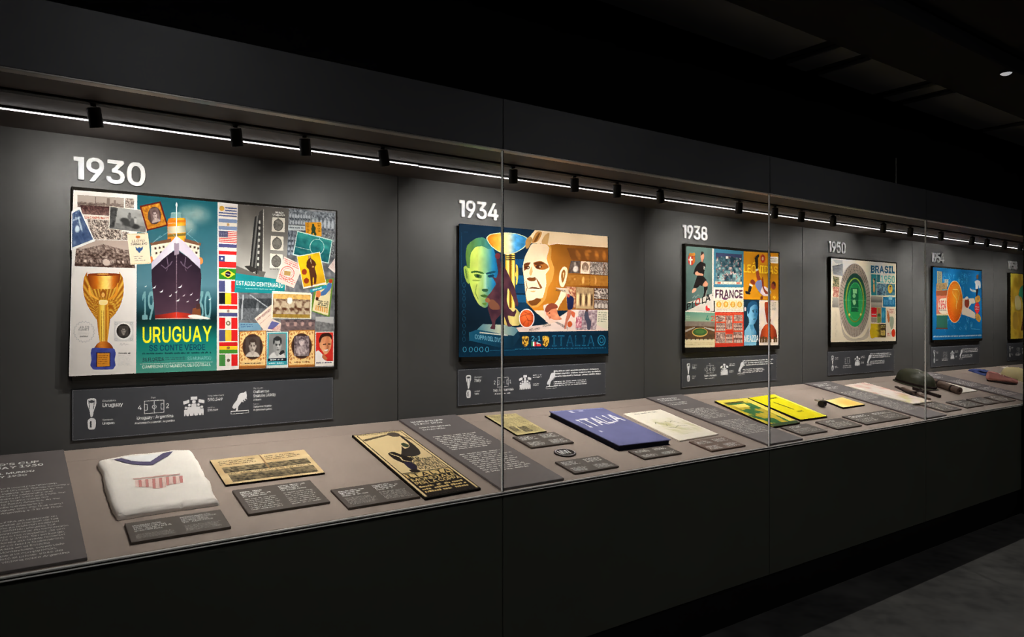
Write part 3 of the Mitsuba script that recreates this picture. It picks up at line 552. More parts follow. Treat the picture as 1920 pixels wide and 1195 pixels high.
for x, y in ((775, 266), (758, 510), (748, 745)):
    A.quad([(x, y), (x + 168, y + 14), (x + 163, y + 200), (x - 6, y + 188)], (216, 210, 196), (1, 1)); A.ell(x + 80, y + 105, 64, 78, lambda u, v: mixc((60, 58, 54), (160, 156, 146), nz(u, v, 6, 6, int(x))), edge=0.006); A.ring(x + 80, y + 105, 64, 78, 8, (70, 68, 62)); A.ell(x + 80, y + 28, 12, 14, (90, 86, 80))
A.bars([(740, 945), (870, 950), (866, 975), (738, 970)], 1, (96, 92, 84), 3, 0.5, 0.1, 0.1)
A.part = 'stadium_banner'; A.crop(*C6); A.quad([(262, -45), (560, 0), (840, 62), (835, 195), (248, 180)][0:1] + [(845, 40), (838, 198), (248, 182)], (22, 128, 132), (1, 1))
A.text('ESTADIO CENTENARIO', (270, 94), (822, 126), 48, (226, 236, 228)); A.bars([(375, 128), (725, 142), (725, 157), (375, 143)], 1, (150, 206, 206), 4, 0.9, 0.02, 0.05); A.stroke([(268, 126), (360, 132)], 2, (150, 206, 206))
A.crop(*C5)
photo([(1000, 160), (1285, 185), (1278, 372), (990, 365)], duo(team(71, 8, 2), (44, 50, 58), (190, 196, 200)), (44, 26))
photo([(1292, 190), (1600, 210), (1590, 450), (1420, 440), ][0:2] + [(1596, 450), (1290, 420)], duo(team(72, 6, 1, 0.9, 0.2), (44, 50, 58), (196, 202, 206)), (40, 26))
A.part = 'print'; A.quad([(988, 370), (1210, 385), (1210, 442), (985, 440)], (196, 204, 206), (1, 1)); A.bars([(1000, 392), (1200, 402), (1200, 430), (1000, 426)], 1, (96, 104, 110), 3, 0.6, 0.05, 0.1)
photo([(985, 440), (1110, 455), (1090, 760), (970, 770)], duo(team(73, 3, 4), (40, 46, 56), (170, 180, 188)), (22, 44)); photo([(1430, 470), (1596, 480), (1590, 800), (1420, 780)], duo(crowd(74, 10, 14), (50, 54, 60), (176, 180, 180)), (22, 34))
A.crop(*C6); photo([(312, 208), (690, 205), (690, 505), (305, 508)], duo(lambda u, v: np.where((np.abs(u - 0.1 + 0.03 * v) < 0.02) | ((np.abs(v - (u - 0.3) * 0.9) < 0.02) & (u > 0.3)), 0.85, np.clip(0.3 - 0.25 * (v < 0.55) + 0.3 * (v < 0.16) + 0.4 * disc(u, v, 0.55, 0.48, 0.04, 0.18) + (nz(u, v, 26, 14, 75) - 0.5) * 0.6, 0, 1)), (46, 50, 54), (196, 200, 204)), (44, 34))
photo([(300, 540), (560, 545), (560, 625), (305, 632)], (110, 148, 170), (1, 1)); A.bars([(325, 555), (470, 555), (470, 600), (325, 605)], 2, (50, 90, 130), 5, 0.5, 0.1, 0.2)
photo([(790, 505), (1200, 505), (1195, 640), (800, 640)], duo(lambda u, v: np.clip(0.5 + sum(0.5 * disc(u, v, x, 0.35, 0.05, 0.22) - 0.45 * disc(u, v, x, 0.12, 0.05, 0.12) for x in (0.2, 0.42, 0.62, 0.86)) + (nz(u, v, 14, 8, 76) - 0.5) * 0.8 - 0.2, 0, 1), (66, 56, 60), (196, 160, 150)), (44, 18))
photo([(1205, 470), (1418, 470), (1416, 636), (1203, 636)], duo(lambda u, v: np.clip(np.where(v < 0.3 + 0.2 * u, 0.8, 0.2 + nz(u, v, 14, 8, 77) * 0.5), 0, 1), (40, 40, 42), (206, 206, 202)), (28, 20))
A.part = 'stamp_print'; A.crop(*C5); A.quad([(1208, 335), (1420, 335), (1428, 520), (1222, 520)], (230, 160, 40), (1, 1))
A.blob([(1300, 355), (1325, 352), (1330, 390), (1352, 405), (1340, 450), (1362, 505), (1335, 508), (1318, 468), (1300, 508), (1282, 500), (1300, 450), (1285, 420), (1300, 395)], (40, 60, 40)); A.bars([(1225, 350), (1260, 350), (1262, 480), (1235, 480)], 7, (120, 70, 10), 3, 0.5, 0.1, 0.5); A.bars([(1370, 350), (1410, 350), (1415, 470), (1375, 470)], 6, (120, 70, 10), 9, 0.5, 0.1, 0.5)
A.part = 'stamp_print_001'; A.quad([(1105, 445), (1572, 565), (1520, 882), (1045, 765)], (206, 230, 222), (1, 1))
def field(u, v): return np.clip(0.75 - 0.55 * v + (nz(u, v, 8, 6, 81) - 0.5) * 0.9, 0, 1)
A.quad([(1112, 462), (1558, 578), (1512, 866), (1060, 752)], duo(field, (8, 62, 74), (66, 170, 156)), (40, 28)); A.ring(1365, 660, 96, 106, 7, (216, 236, 228)); A.stroke([(1078, 655), (1272, 700)], 6, (216, 236, 228)); A.stroke([(1405, 520), (1398, 562)], 6, (216, 236, 228)); A.stroke([(1350, 770), (1338, 815)], 6, (216, 236, 228))
A.part = 'ticket_print'; A.quad([(935, 785), (1185, 905), (1060, 1200), (820, 1115)], (236, 204, 190), (1, 1))
for j in range(6): A.bars([(938 - j * 3 + (0 if j < 3 else -60), 805 + j * 24 + (0 if j < 3 else 135)), (1168 - j * 8 + (0 if j < 3 else -50), 905 + j * 24 + (0 if j < 3 else 130)), (1162 - j * 8 + (0 if j < 3 else -50), 920 + j * 24 + (0 if j < 3 else 130)), (932 - j * 3 + (0 if j < 3 else -60), 820 + j * 24 + (0 if j < 3 else 135))], 1, (206, 60, 54), j, 0.75, 0.1, 0.07)
A.ring(975, 1005, 92, 92, 9, (214, 90, 80)); A.ring(975, 1005, 66, 66, 5, (214, 120, 110)); A.poly([(935, 970), (1020, 985), (1012, 1042), (930, 1030)], (176, 140, 80))
A.part = 'ticket_print_001'; A.quad([(1600, 810), (1604, 1010), (1545, 960), (1510, 935)], (224, 212, 204), (1, 1)); A.bars([(1575, 850), (1598, 850), (1600, 980), (1530, 930)], 5, (190, 130, 120), 4, 0.4, 0.2, 0.3)
A.part = 'postcard_print'; A.crop(*C6)
A.quad([(1210, 50), (1420, 15), (1368, 475), (1140, 400)], (96, 130, 48), (1, 1)); A.quad([(1215, 150), (1400, 40), (1352, 458), (1165, 395)], (220, 206, 160), (1, 1))
A.blob([(1255, 190), (1310, 150), (1360, 60), (1400, 80), (1385, 140), (1320, 215), (1265, 225)], (70, 110, 160)); A.blob([(1215, 160), (1262, 165), (1270, 215), (1230, 260), (1205, 230)], (214, 120, 66)); A.ell(1382, 50, 24, 24, (170, 62, 30)); A.ell(1222, 258, 18, 22, (60, 24, 20))
for j in range(4): A.bars([(1240 - j * 4, 272 + j * 22), (1362 - j * 4, 292 + j * 22), (1360 - j * 4, 308 + j * 22), (1238 - j * 4, 288 + j * 22)], 1, (40, 30, 24), 5 + j, 0.9, 0.05, 0.3)
for j in range(6): A.poly([(1205 + j * 26, 330 + j * 6), (1218 + j * 26, 334 + j * 6), (1216 + j * 26, 395 + j * 6), (1198 + j * 26, 390 + j * 6)], (206, 150, 70))
A.part = 'postcard_print_001'; A.crop(*C5); A.quad([(1095, 780), (1402, 722), (1490, 1150), (1185, 1210)], (236, 228, 206), (1, 1))
A.quad([(1105, 790), (1394, 735), (1478, 1125), (1190, 1190)], lambda u, v: mixc((238, 196, 24), (190, 140, 30), v ** 2 + 0.3 * (nz(u, v, 6, 6, 82) - 0.5)), (14, 18))
A.blob([(1248, 775), (1280, 770), (1285, 815), (1325, 835), (1358, 890), (1330, 930), (1352, 1000), (1362, 1060), (1350, 1150), (1325, 1150), (1325, 1060), (1305, 1060), (1310, 1180), (1285, 1180), (1275, 1050), (1258, 950), (1225, 930), (1228, 850), (1255, 820)], (76, 40, 22)); A.ell(1264, 790, 15, 22, (186, 140, 90)); A.stroke([(1282, 822), (1288, 880)], 7, (206, 190, 160)); A.ell(1312, 920, 16, 12, (186, 140, 90))
A.ell(1198, 988, 34, 38, (140, 50, 20)); A.ell(1225, 1105, 34, 38, (140, 50, 20))
A.crop(*C6); A.poly([(1135, 150), (1330, 92), (1338, 130), (1145, 186)], (40, 140, 160)); A.bars([(1165, 148), (1290, 112), (1296, 132), (1172, 166)], 1, (220, 236, 236), 3, 0.9, 0.05, 0.2)
A.part = 'ticket_print_002'; A.quad([(690, 322), (700, 500), (590, 625), (485, 490)], (226, 208, 190), (1, 1)); A.text('POR VIDA ASOC', (520, 520), (680, 395), 26, (120, 60, 60)); A.stroke([(510, 505), (662, 378)], 4, (160, 60, 56)); A.stroke([(545, 560), (690, 430)], 3, (170, 80, 70))
A.part = 'ticket_print_003'; A.quad([(690, 490), (800, 545), (790, 640), (570, 635)], (220, 204, 190), (1, 1)); A.poly([(640, 610), (690, 520), (780, 545), (700, 620)], (96, 96, 150)); A.bars([(690, 610), (790, 560), (792, 625), (700, 640)], 4, (200, 90, 80), 4, 0.6, 0.1, 0.3)
def colourteam(u, v):
    g = team(83, 5, 2, 0.7, 0.2)(u, v); c = mixc((70, 36, 20), (236, 224, 190), g); c = np.where((v < 0.2)[..., None], np.array([224, 176, 96.]) * (0.7 + 0.5 * nz(u, v, 30, 10, 84)[..., None]), c)
    c = np.where((v > 0.86)[..., None], np.array([150, 120, 50.]) * (0.7 + 0.6 * nz(u, v, 20, 6, 85)[..., None]), c); w = np.hypot((u - 0.44) / 0.07, (v - 0.28) / 0.14) < 1; return np.clip(np.where(w[..., None], [246, 240, 222.], c), 0, 255)
photo([(706, 195), (1146, 212), (1138, 485), (698, 478)], colourteam, (52, 36), (238, 230, 206), 0.07, 'team_photo')
A.quad([(692, 165), (1150, 190), (1148, 212), (694, 192)], (238, 230, 206), (1, 1))
def ornate(q, face, seed):
    a, b, c, d = [np.array(p, float) for p in q]; A.quad(q, (196, 128, 52), (1, 1)); c0 = np.mean(q, 0)
    A.quad([tuple(c0 + (np.array(p) - c0) * 0.95) for p in q], lambda u, v: np.where((np.sin(u * 34 + 2 * np.sin(v * 17)) * np.sin(v * 34 + 2 * np.sin(u * 17)) > 0.25)[..., None], [190, 122, 56.], [240, 206, 140.]), (44, 56))
    m = (a + b + c + d) / 4 - [0, 22]; A.ring(*m, 122, 152, 8, (120, 70, 30)); A.ell(*m, 116, 146, (58, 42, 36)); return m
A.part = 'player_card'; A.quad([(300, 1040), (620, 1035), (615, 1078), (300, 1088)], (150, 90, 40), (1, 1)); m = ornate([(308, 645), (622, 632), (620, 1050), (302, 1056)], None, 1)
A.quad([(m[0] - 84, m[1] - 118), (m[0] + 84, m[1] - 120), (m[0] + 84, m[1] + 118), (m[0] - 84, m[1] + 120)], duo(portrait(13, 0.16, 0.08, 0.82), (44, 32, 28), (232, 220, 206)), (40, 54)); A.quad([(330, 1008), (590, 1000), (590, 1030), (328, 1036)], (226, 190, 130), (1, 1)); A.bars([(370, 1014), (560, 1008), (560, 1024), (370, 1030)], 1, (90, 60, 40), 5, 0.9, 0.03, 0.12)
A.part = 'player_card_001'; A.quad([(628, 650), (880, 645), (880, 1068), (626, 1076)], (214, 222, 214), (1, 1)); A.quad([(638, 660), (870, 655), (870, 1036), (634, 1044)], (60, 160, 172), (1, 1)); A.quad([(655, 672), (856, 668), (852, 958), (650, 962)], duo(portrait(14, 0.5, 0.06, 0.92, 0.04), (30, 32, 34), (224, 224, 220)), (44, 60))
A.blob([(770, 905), (800, 868), (828, 862), (846, 890), (815, 905), (790, 925)], (40, 40, 42)); A.quad([(640, 962), (862, 955), (860, 990), (640, 996)], (28, 34, 44), (1, 1)); A.bars([(672, 968), (826, 962), (826, 982), (672, 988)], 1, (226, 232, 230), 5, 0.9, 0.02, 0.12); A.bars([(655, 1010), (850, 1004), (850, 1024), (655, 1030)], 1, (220, 240, 240), 6, 0.9, 0.02, 0.12)
A.part = 'player_card_002'; A.quad([(882, 1030), (1196, 1020), (1192, 1060), (882, 1070)], (150, 90, 40), (1, 1)); m = ornate([(888, 632), (1196, 625), (1194, 1040), (884, 1050)], None, 2)
A.quad([(m[0] - 88, m[1] - 118), (m[0] + 88, m[1] - 118), (m[0] + 88, m[1] + 118), (m[0] - 88, m[1] + 118)], duo(lambda u, v: np.clip(0.4 + 0.5 * disc(u, v, 0.5, 0.3, 0.18, 0.16) + 0.4 * disc(u, v, 0.5, 0.7, 0.36, 0.25) - 0.4 * disc(u, v, 0.52, 0.17, 0.16, 0.08) + (nz(u, v, 12, 12, 86) - 0.5) * 1.2, 0, 1), (60, 46, 52), (206, 190, 186)), (34, 40)); A.bars([(955, 1000), (1140, 992), (1140, 1006), (955, 1014)], 1, (90, 60, 40), 5, 0.9, 0.03, 0.12)
A.part = 'player_card_003'; A.quad([(1203, 648), (1418, 645), (1418, 1048), (1200, 1054)], (236, 230, 220), (1, 1)); A.quad([(1210, 656), (1412, 654), (1412, 990), (1208, 996)], (206, 48, 38), (1, 1))
A.blob([(1250, 720), (1300, 665), (1370, 665), (1395, 720), (1390, 830), (1350, 900), (1310, 920), (1290, 880), (1250, 830)], lambda u, v: mixc((176, 96, 58), (236, 170, 124), nz(u, v, 3, 3, 87) * 1.4 - 0.2 + 0.4 * (1 - u)), 0.006); A.blob([(1244, 735), (1270, 672), (1355, 655), (1398, 690), (1398, 745), (1372, 700), (1310, 700), (1275, 722), (1262, 775), (1246, 775)], (52, 28, 20)); A.blob([(1290, 790), (1330, 785), (1325, 800), (1290, 802)], (60, 26, 16)); A.blob([(1352, 785), (1380, 785), (1380, 798), (1352, 800)], (60, 26, 16)); A.blob([(1300, 858), (1360, 852), (1340, 878), (1310, 876)], (240, 224, 210)); A.stroke([(1345, 800), (1355, 836), (1338, 842)], 5, (130, 66, 36))
A.poly([(1208, 880), (1240, 865), (1330, 960), (1330, 994), (1208, 996)], (238, 232, 226)); A.poly([(1290, 900), (1345, 960), (1320, 990), (1280, 950)], (190, 110, 70)); A.bars([(1215, 1006), (1398, 1000), (1398, 1016), (1215, 1022)], 1, (66, 60, 100), 5, 0.9, 0.02, 0.1)
A.build(key, names={'trophy_picture': 'golden winged trophy on a blue base', 'ship_picture': 'ocean liner bow above the yellow word URUGUAY', 'stadium_picture': 'grey stadium tower picture', 'stadium_banner': 'teal banner ESTADIO CENTENARIO'})
# --- 1934
key, A = poster(1, 'dark blue Italia 1934 poster with two large faces and an orange ball')
A.crop(840, 400, 3.144)
A.quad([(66, 62), (941, 136), (944, 829), (64, 851)], grad((0, (5, 30, 50)), (0.3, (4, 38, 62)), (0.78, (4, 27, 42)), (1, (2, 48, 74))), (2, 12))
for j in range(9): A.ring(94, 425 + j * 40, 9, 16, 2.5, (24, 80, 104), 16)
A.stroke([(80, 115), (80, 420)], 2, (20, 70, 98)); A.stroke([(95, 112), (118, 113)], 2, (20, 70, 98))
for y, c in ((300, (12, 66, 104)), (395, (16, 80, 120)), (450, (9, 54, 86)), (510, (15, 76, 114)), (555, (8, 48, 76))): A.poly([(385, y - 28), (470, y - 26), (480, y + 24), (385, y + 22)], c)
A.part = 'green_face_print'
def gf(u, v):
    c = hgrad((0, (176, 204, 76)), (0.35, (200, 218, 104)), (0.62, (110, 160, 120)), (0.85, (26, 110, 150)), (1, (8, 78, 118)))(u, v); return c * (0.82 + 0.4 * nz(u, v, 3, 5, 91))[..., None]
A.blob([(104, 240), (122, 180), (165, 148), (220, 150), (262, 195), (285, 260), (295, 360), (280, 470), (245, 545), (215, 562), (180, 540), (152, 490), (128, 420), (118, 350)], gf, 0.01, 0.15)
A.blob([(90, 320), (108, 308), (120, 340), (128, 420), (112, 415), (96, 370)], (150, 178, 74)); A.blob([(98, 330), (108, 330), (118, 390), (106, 385)], (96, 126, 50))
A.blob([(102, 250), (112, 190), (160, 150), (205, 142), (245, 168), (262, 205), (240, 215), (205, 195), (160, 200), (132, 240), (128, 330), (112, 320)], lambda u, v: mixc((96, 138, 52), (40, 110, 120), u) * (0.7 + 0.5 * nz(u, v, 8, 3, 92))[..., None], 0.01, 0.15)
A.blob([(135, 345), (165, 338), (212, 352), (210, 362), (165, 350), (136, 356)], (52, 92, 40)); A.blob([(222, 354), (270, 340), (284, 346), (270, 356), (226, 364)], (10, 60, 80))
A.blob([(150, 364), (170, 358), (200, 368), (196, 386), (165, 384)], (74, 110, 50)); A.ell(176, 372, 9, 8, (22, 44, 36)); A.blob([(232, 368), (262, 360), (278, 370), (256, 382), (236, 380)], (6, 50, 72)); A.blob([(140, 392), (196, 396), (180, 404), (146, 402)], (140, 168, 64))
A.blob([(204, 358), (228, 358), (232, 430), (246, 446), (228, 458), (196, 452), (198, 436)], hgrad((0, (150, 184, 84)), (0.5, (160, 206, 170)), (1, (36, 116, 136))), 0.008); A.blob([(196, 448), (240, 448), (232, 466), (204, 464)], (48, 88, 58)); A.blob([(190, 484), (214, 480), (240, 490), (220, 500), (196, 494)], (60, 96, 40)); A.blob([(196, 502), (226, 504), (214, 514)], (150, 180, 80)); A.stroke([(170, 420), (160, 470), (178, 510)], 4, (110, 146, 54)); A.blob([(195, 530), (232, 528), (220, 550)], (90, 130, 50))
A.part = 'cup_print'
A.poly([(336, 240), (396, 240), (396, 572), (336, 572)], hgrad((0, (120, 80, 10)), (0.15, (236, 190, 60)), (0.32, (255, 238, 150)), (0.48, (130, 80, 6)), (0.56, (90, 52, 6)), (0.68, (240, 196, 70)), (0.85, (252, 226, 130)), (1, (150, 104, 20))), 0.01)
A.blob([(222, 148), (246, 124), (320, 113), (400, 119), (456, 138), (483, 160), (452, 205), (400, 236), (345, 247), (290, 226), (248, 192)], (206, 206, 170), None, 0.15)
A.blob([(228, 149), (250, 128), (320, 117), (400, 123), (452, 141), (476, 160), (446, 202), (398, 232), (345, 242), (292, 222), (252, 190)], lambda u, v: hgrad((0, (186, 104, 20)), (0.25, (222, 160, 50)), (0.42, (250, 226, 150)), (0.55, (210, 214, 190)), (0.68, (70, 152, 204)), (0.9, (40, 116, 166)), (1, (120, 180, 206)))(u, v) * (0.8 + 0.4 * nz(u, v, 12, 6, 93))[..., None], 0.01, 0.15)
for y in (250, 262, 273): A.poly([(340, y), (394, y - 1), (394, y + 5), (340, y + 6)], (40, 36, 30))
A.blob([(398, 300), (412, 310), (415, 365), (408, 420), (398, 425), (402, 380), (390, 365), (402, 345)], (226, 184, 70))
A.blob([(330, 560), (400, 560), (440, 610), (420, 665), (330, 665)], hgrad((0, (196, 170, 90)), (0.5, (230, 210, 130)), (1, (150, 130, 60))), 0.02, 0.1)
A.poly([(168, 690), (205, 655), (330, 660), (425, 682), (385, 728), (330, 738), (200, 700)], hgrad((0, (70, 126, 146)), (0.5, (190, 196, 170)), (1, (60, 110, 130))), 0.02)
A.poly([(125, 705), (170, 688), (385, 725), (385, 792), (330, 800), (125, 752)], hgrad((0, (22, 92, 124)), (0.6, (10, 60, 86)), (1, (6, 44, 64))), 0.03); A.poly([(385, 728), (425, 684), (425, 730), (385, 790)], (8, 48, 70)); A.stroke([(185, 705), (352, 722)], 7, (190, 196, 186))
A.text('COPPA DEL DVCE', (158, 742), (328, 766), 26, (110, 172, 196)); A.stroke([(126, 704), (126, 752)], 2, (60, 130, 150))
A.blob([(283, 262), (300, 258), (312, 300), (340, 330), (362, 375), (392, 440), (416, 540), (408, 556), (396, 540), (370, 470), (352, 440), (345, 515), (358, 560), (385, 585), (398, 568), (404, 580), (392, 612), (350, 604), (362, 650), (382, 668), (352, 672), (338, 625), (318, 590), (278, 635), (278, 688), (246, 682), (262, 655), (232, 560), (244, 500), (222, 525), (216, 512), (252, 468), (284, 420), (272, 395), (255, 372), (284, 386), (298, 345), (288, 300)], lambda u, v: mixc((40, 20, 36), (104, 58, 64), nz(u, v, 5, 8, 94) * 1.2 - 0.1), 0.01, 0.12)
A.ell(293, 254, 16, 18, (96, 34, 40)); A.blob([(232, 522), (262, 505), (300, 540), (310, 570), (250, 572)], (120, 74, 54)); A.ell(233, 515, 14, 14, (150, 100, 60)); A.ell(312, 345, 15, 18, (70, 34, 40))
A.part = 'cream_face_print'
brown = lambda u, v: mixc((198, 124, 34), (104, 58, 18), np.clip(u * 1.4 - 0.1 + 0.4 * (nz(u, v, 3, 3, 95) - 0.5), 0, 1))
A.poly([(590, 180), (943, 200), (943, 575), (720, 575), (600, 575), (520, 590), (462, 530), (560, 400)], brown, 0.02)
A.poly([(512, 101), (941, 138), (942, 205), (640, 183), (600, 190), (585, 215), (560, 182), (492, 178), (462, 205), (480, 140)], (240, 212, 172))
A.blob([(455, 165), (478, 136), (500, 150), (478, 205), (458, 215)], (168, 124, 66)); A.blob([(488, 178), (520, 108), (560, 112), (530, 172)], (176, 124, 60)); A.blob([(500, 175), (532, 118), (545, 118), (520, 172)], (112, 66, 26)); A.blob([(545, 178), (570, 130), (600, 112), (592, 160), (585, 195)], (196, 152, 92))
A.blob([(492, 180), (585, 184), (610, 200), (606, 270), (628, 330), (618, 390), (590, 440), (575, 510), (530, 556), (490, 560), (462, 528), (455, 470), (448, 400), (438, 320), (452, 258)], (200, 142, 62), None, 0.1)
A.blob([(492, 180), (580, 184), (598, 205), (580, 270), (590, 300), (600, 330), (575, 360), (580, 420), (560, 500), (535, 508), (505, 516), (466, 520), (456, 470), (450, 400), (438, 320), (452, 258)], (242, 214, 176), None, 0.1)
A.blob([(444, 296), (490, 290), (478, 306), (462, 330), (448, 345)], (120, 66, 26)); A.blob([(500, 292), (545, 281), (580, 300), (598, 322), (560, 338), (520, 330), (506, 312)], (150, 88, 34)); A.blob([(500, 296), (545, 286), (572, 300), (520, 310)], (84, 44, 16)); A.blob([(446, 300), (486, 294), (478, 304), (448, 312)], (84, 44, 16))
A.ell(466, 322, 16, 11, (70, 36, 14)); A.ell(534, 318, 18, 11, (70, 36, 14)); A.ell(472, 323, 4, 4, (240, 214, 176)); A.ell(542, 318, 4, 4, (240, 214, 176)); A.blob([(492, 310), (500, 345), (488, 375), (476, 355)], (206, 160, 96))
A.blob([(460, 388), (480, 380), (500, 382), (516, 378), (518, 398), (500, 404), (480, 402)], (110, 60, 22)); A.poly([(516, 378), (535, 405), (556, 440), (546, 450), (528, 412)], (130, 76, 30)); A.blob([(468, 446), (495, 436), (515, 438), (545, 444), (540, 450), (500, 446)], (84, 44, 16)); A.blob([(478, 460), (520, 458), (505, 470)], (206, 160, 100)); A.stroke([(458, 400), (466, 440), (458, 470)], 4, (160, 104, 50))
A.blob([(466, 520), (505, 514), (520, 500), (552, 510), (535, 530), (520, 545), (490, 548)], (112, 62, 22))
A.blob([(658, 345), (680, 314), (702, 322), (706, 350), (698, 400), (680, 442), (660, 432), (652, 390)], (240, 212, 170)); A.blob([(668, 350), (684, 330), (694, 350), (684, 400), (672, 415), (666, 380)], (140, 88, 36)); A.blob([(676, 356), (686, 348), (682, 392)], (226, 190, 140))
A.poly([(520, 590), (600, 570), (648, 510), (665, 460), (700, 440), (700, 480), (660, 540), (610, 645), (570, 628)], (238, 208, 172)); A.poly([(505, 575), (622, 575), (600, 640), (580, 640)], (232, 206, 178))
A.part = 'photo_print'
photo([(700, 206), (942, 216), (942, 284), (728, 278)], duo(lambda u, v: np.clip(0.15 + 0.6 * sum(disc(u, v, x, 0.55, 0.05, 0.4) for x in (0.22, 0.45, 0.7, 0.9)) * nz(u, v, 10, 4, 96) + 0.3 * disc(u, v, 0.52, 0.2, 0.05, 0.12), 0, 1), (96, 52, 20), (220, 140, 50)), (34, 14))
photo([(724, 282), (780, 284), (776, 356), (708, 354)], sepia(lambda u, v: np.clip(0.2 + 0.7 * disc(u, v, 0.6, 0.65, 0.25, 0.25) + 0.4 * disc(u, v, 0.45, 0.25, 0.12, 0.15) + (nz(u, v, 8, 8, 97) - 0.5) * 0.4, 0, 1)), (16, 16))
A.quad([(783, 284), (836, 287), (834, 360), (780, 357)], (230, 206, 180), (1, 1)); A.ell(809, 320, 20, 28, (120, 90, 66)); A.quad([(795, 298), (824, 299), (823, 346), (794, 345)], duo(portrait(15, 0.35, 0.2, 0.8), (80, 50, 34), (230, 206, 180)), (14, 20))
photo([(839, 287), (918, 291), (917, 367), (837, 361)], sepia(crowd(98, 12, 8, 2.2, 0.55)), (26, 20)); photo([(921, 291), (943, 292), (943, 368), (920, 367)], sepia(crowd(99, 4, 8)), (8, 20))
photo([(704, 362), (835, 367), (834, 428), (690, 428)], duo(lambda u, v: np.clip(0.3 + 0.7 * disc(u, v, 0.72, 0.5, 0.05, 0.35) + 0.6 * disc(u, v, 0.35, 0.4, 0.03, 0.1) + (nz(u, v, 8, 5, 100) - 0.5) * 0.4, 0, 1), (120, 66, 10), (220, 164, 90)), (28, 14)); photo([(838, 367), (943, 372), (943, 432), (837, 429)], duo(lambda u, v: np.clip(0.3 + 0.5 * disc(u, v, 0.3, 0.5, 0.04, 0.35) + (nz(u, v, 8, 5, 101) - 0.5) * 0.4, 0, 1), (130, 74, 14), (220, 164, 90)), (24, 14))
photo([(692, 433), (752, 437), (750, 562), (700, 545)], duo(crowd(102, 6, 10), (110, 40, 26), (236, 196, 150)), (14, 24))
photo([(756, 437), (859, 443), (857, 566), (752, 563)], duo(lambda u, v: np.clip(np.where(v < 0.35, 0.35 + nz(u, v, 20, 10, 103) * 0.4, 0.65) + sum((-0.55 if i % 2 else 0.3) * disc(u, v, 0.1 + i * 0.16, 0.58, 0.06, 0.3) for i in range(6)), 0, 1), (56, 34, 22), (240, 206, 150)), (30, 30))
photo([(863, 443), (943, 447), (942, 510), (862, 506)], sepia(crowd(104, 8, 5)), (22, 16)); photo([(862, 512), (943, 516), (942, 568), (861, 566)], sepia(team(105, 4, 1)), (22, 14))
A.part = 'lower_collage_print'
A.poly([(400, 676), (470, 668), (560, 660), (610, 645), (720, 570), (943, 572), (943, 694), (418, 702)], lambda u, v: mixc((206, 180, 172), (236, 214, 196), nz(u, v, 6, 4, 106)), 0.03)
A.text('MILANO', (478, 696), (540, 686), 12, (90, 70, 64)); A.text('ROMA', (558, 672), (606, 666), 12, (70, 54, 50)); A.text('CAMPIONATO', (630, 646), (706, 690), 14, (60, 46, 44)); A.quad([(632, 440), (700, 444), (725, 490), (690, 470)], (196, 176, 150), (1, 1)); A.text('PERUGIA', (636, 460), (692, 466), 10, (70, 54, 44))
A.poly([(560, 545), (590, 535), (640, 600), (672, 628), (600, 655), (575, 640)], (222, 190, 170)); A.blob([(576, 578), (600, 556), (640, 560), (645, 590), (655, 610), (676, 628), (625, 632), (608, 622), (596, 628), (588, 606), (578, 602)], lambda u, v: mixc((150, 70, 40), (232, 150, 110), nz(u, v, 3, 3, 107) + 0.2), 0.008); A.blob([(568, 580), (580, 545), (610, 530), (642, 540), (650, 562), (610, 566), (585, 590)], (126, 58, 40)); A.blob([(588, 590), (602, 586), (600, 596)], (70, 30, 20)); A.stroke([(592, 612), (606, 616)], 3, (90, 36, 26))
photo([(770, 575), (880, 575), (872, 692), (750, 690)], duo(crowd(108, 7, 7), (110, 86, 96), (216, 196, 190)), (26, 24)); photo([(880, 572), (943, 574), (943, 692), (876, 660)], (214, 206, 180), (1, 1)); A.bars([(886, 584), (940, 585), (938, 650), (884, 646)], 5, (110, 116, 96), 4, 0.5, 0.2, 0.3); photo([(756, 612), (788, 614), (786, 680), (750, 676)], duo(crowd(109, 4, 5), (140, 40, 66), (236, 200, 196)), (10, 14))
A.blob([(698, 490), (720, 484), (742, 500), (740, 535), (732, 570), (704, 572), (702, 530)], (24, 30, 62)); A.ell(710, 488, 8, 11, (150, 60, 50)); A.blob([(705, 572), (730, 572), (722, 610), (704, 640), (696, 680), (684, 690), (690, 640), (700, 600)], (176, 100, 76)); A.ell(717, 656, 15, 18, (176, 76, 40)); A.blob([(728, 575), (752, 590), (742, 622), (724, 600)], (190, 90, 60))
A.blob([(806, 580), (824, 576), (830, 620), (845, 640), (838, 690), (820, 690), (818, 650), (802, 620)], (66, 66, 80)); A.ell(818, 574, 8, 9, (90, 60, 50))
A.ell(463, 622, 46, 57, (238, 226, 214)); A.ell(463, 622, 41, 51, lambda u, v: mixc((236, 110, 54), (176, 60, 22), np.hypot(u - 0.4, v - 0.35) * 1.3), edge=0.01)
for p in ([(425, 612), (455, 600), (475, 640), (470, 672)], [(455, 600), (500, 590)], [(440, 660), (462, 630), (502, 640)], [(445, 580), (480, 600), (503, 605)]): A.stroke(p, 2.5, (140, 46, 20))
A.part = 'print'; A.poly([(418, 702), (943, 694), (943, 712), (418, 722)], (3, 36, 56))
for x in (436, 556): A.blob([(x, 728), (x + 20, 724), (x + 40, 730), (x + 38, 775), (x + 20, 792), (x + 2, 778)], lambda u, v: mixc((70, 44, 20), (226, 176, 64), (nz(u, v, 7, 9, int(x)) > 0.47) * 1.0), 0.006, 0.1)
A.text('2-1', (492, 757), (545, 755), 30, (70, 160, 190), bold=False)
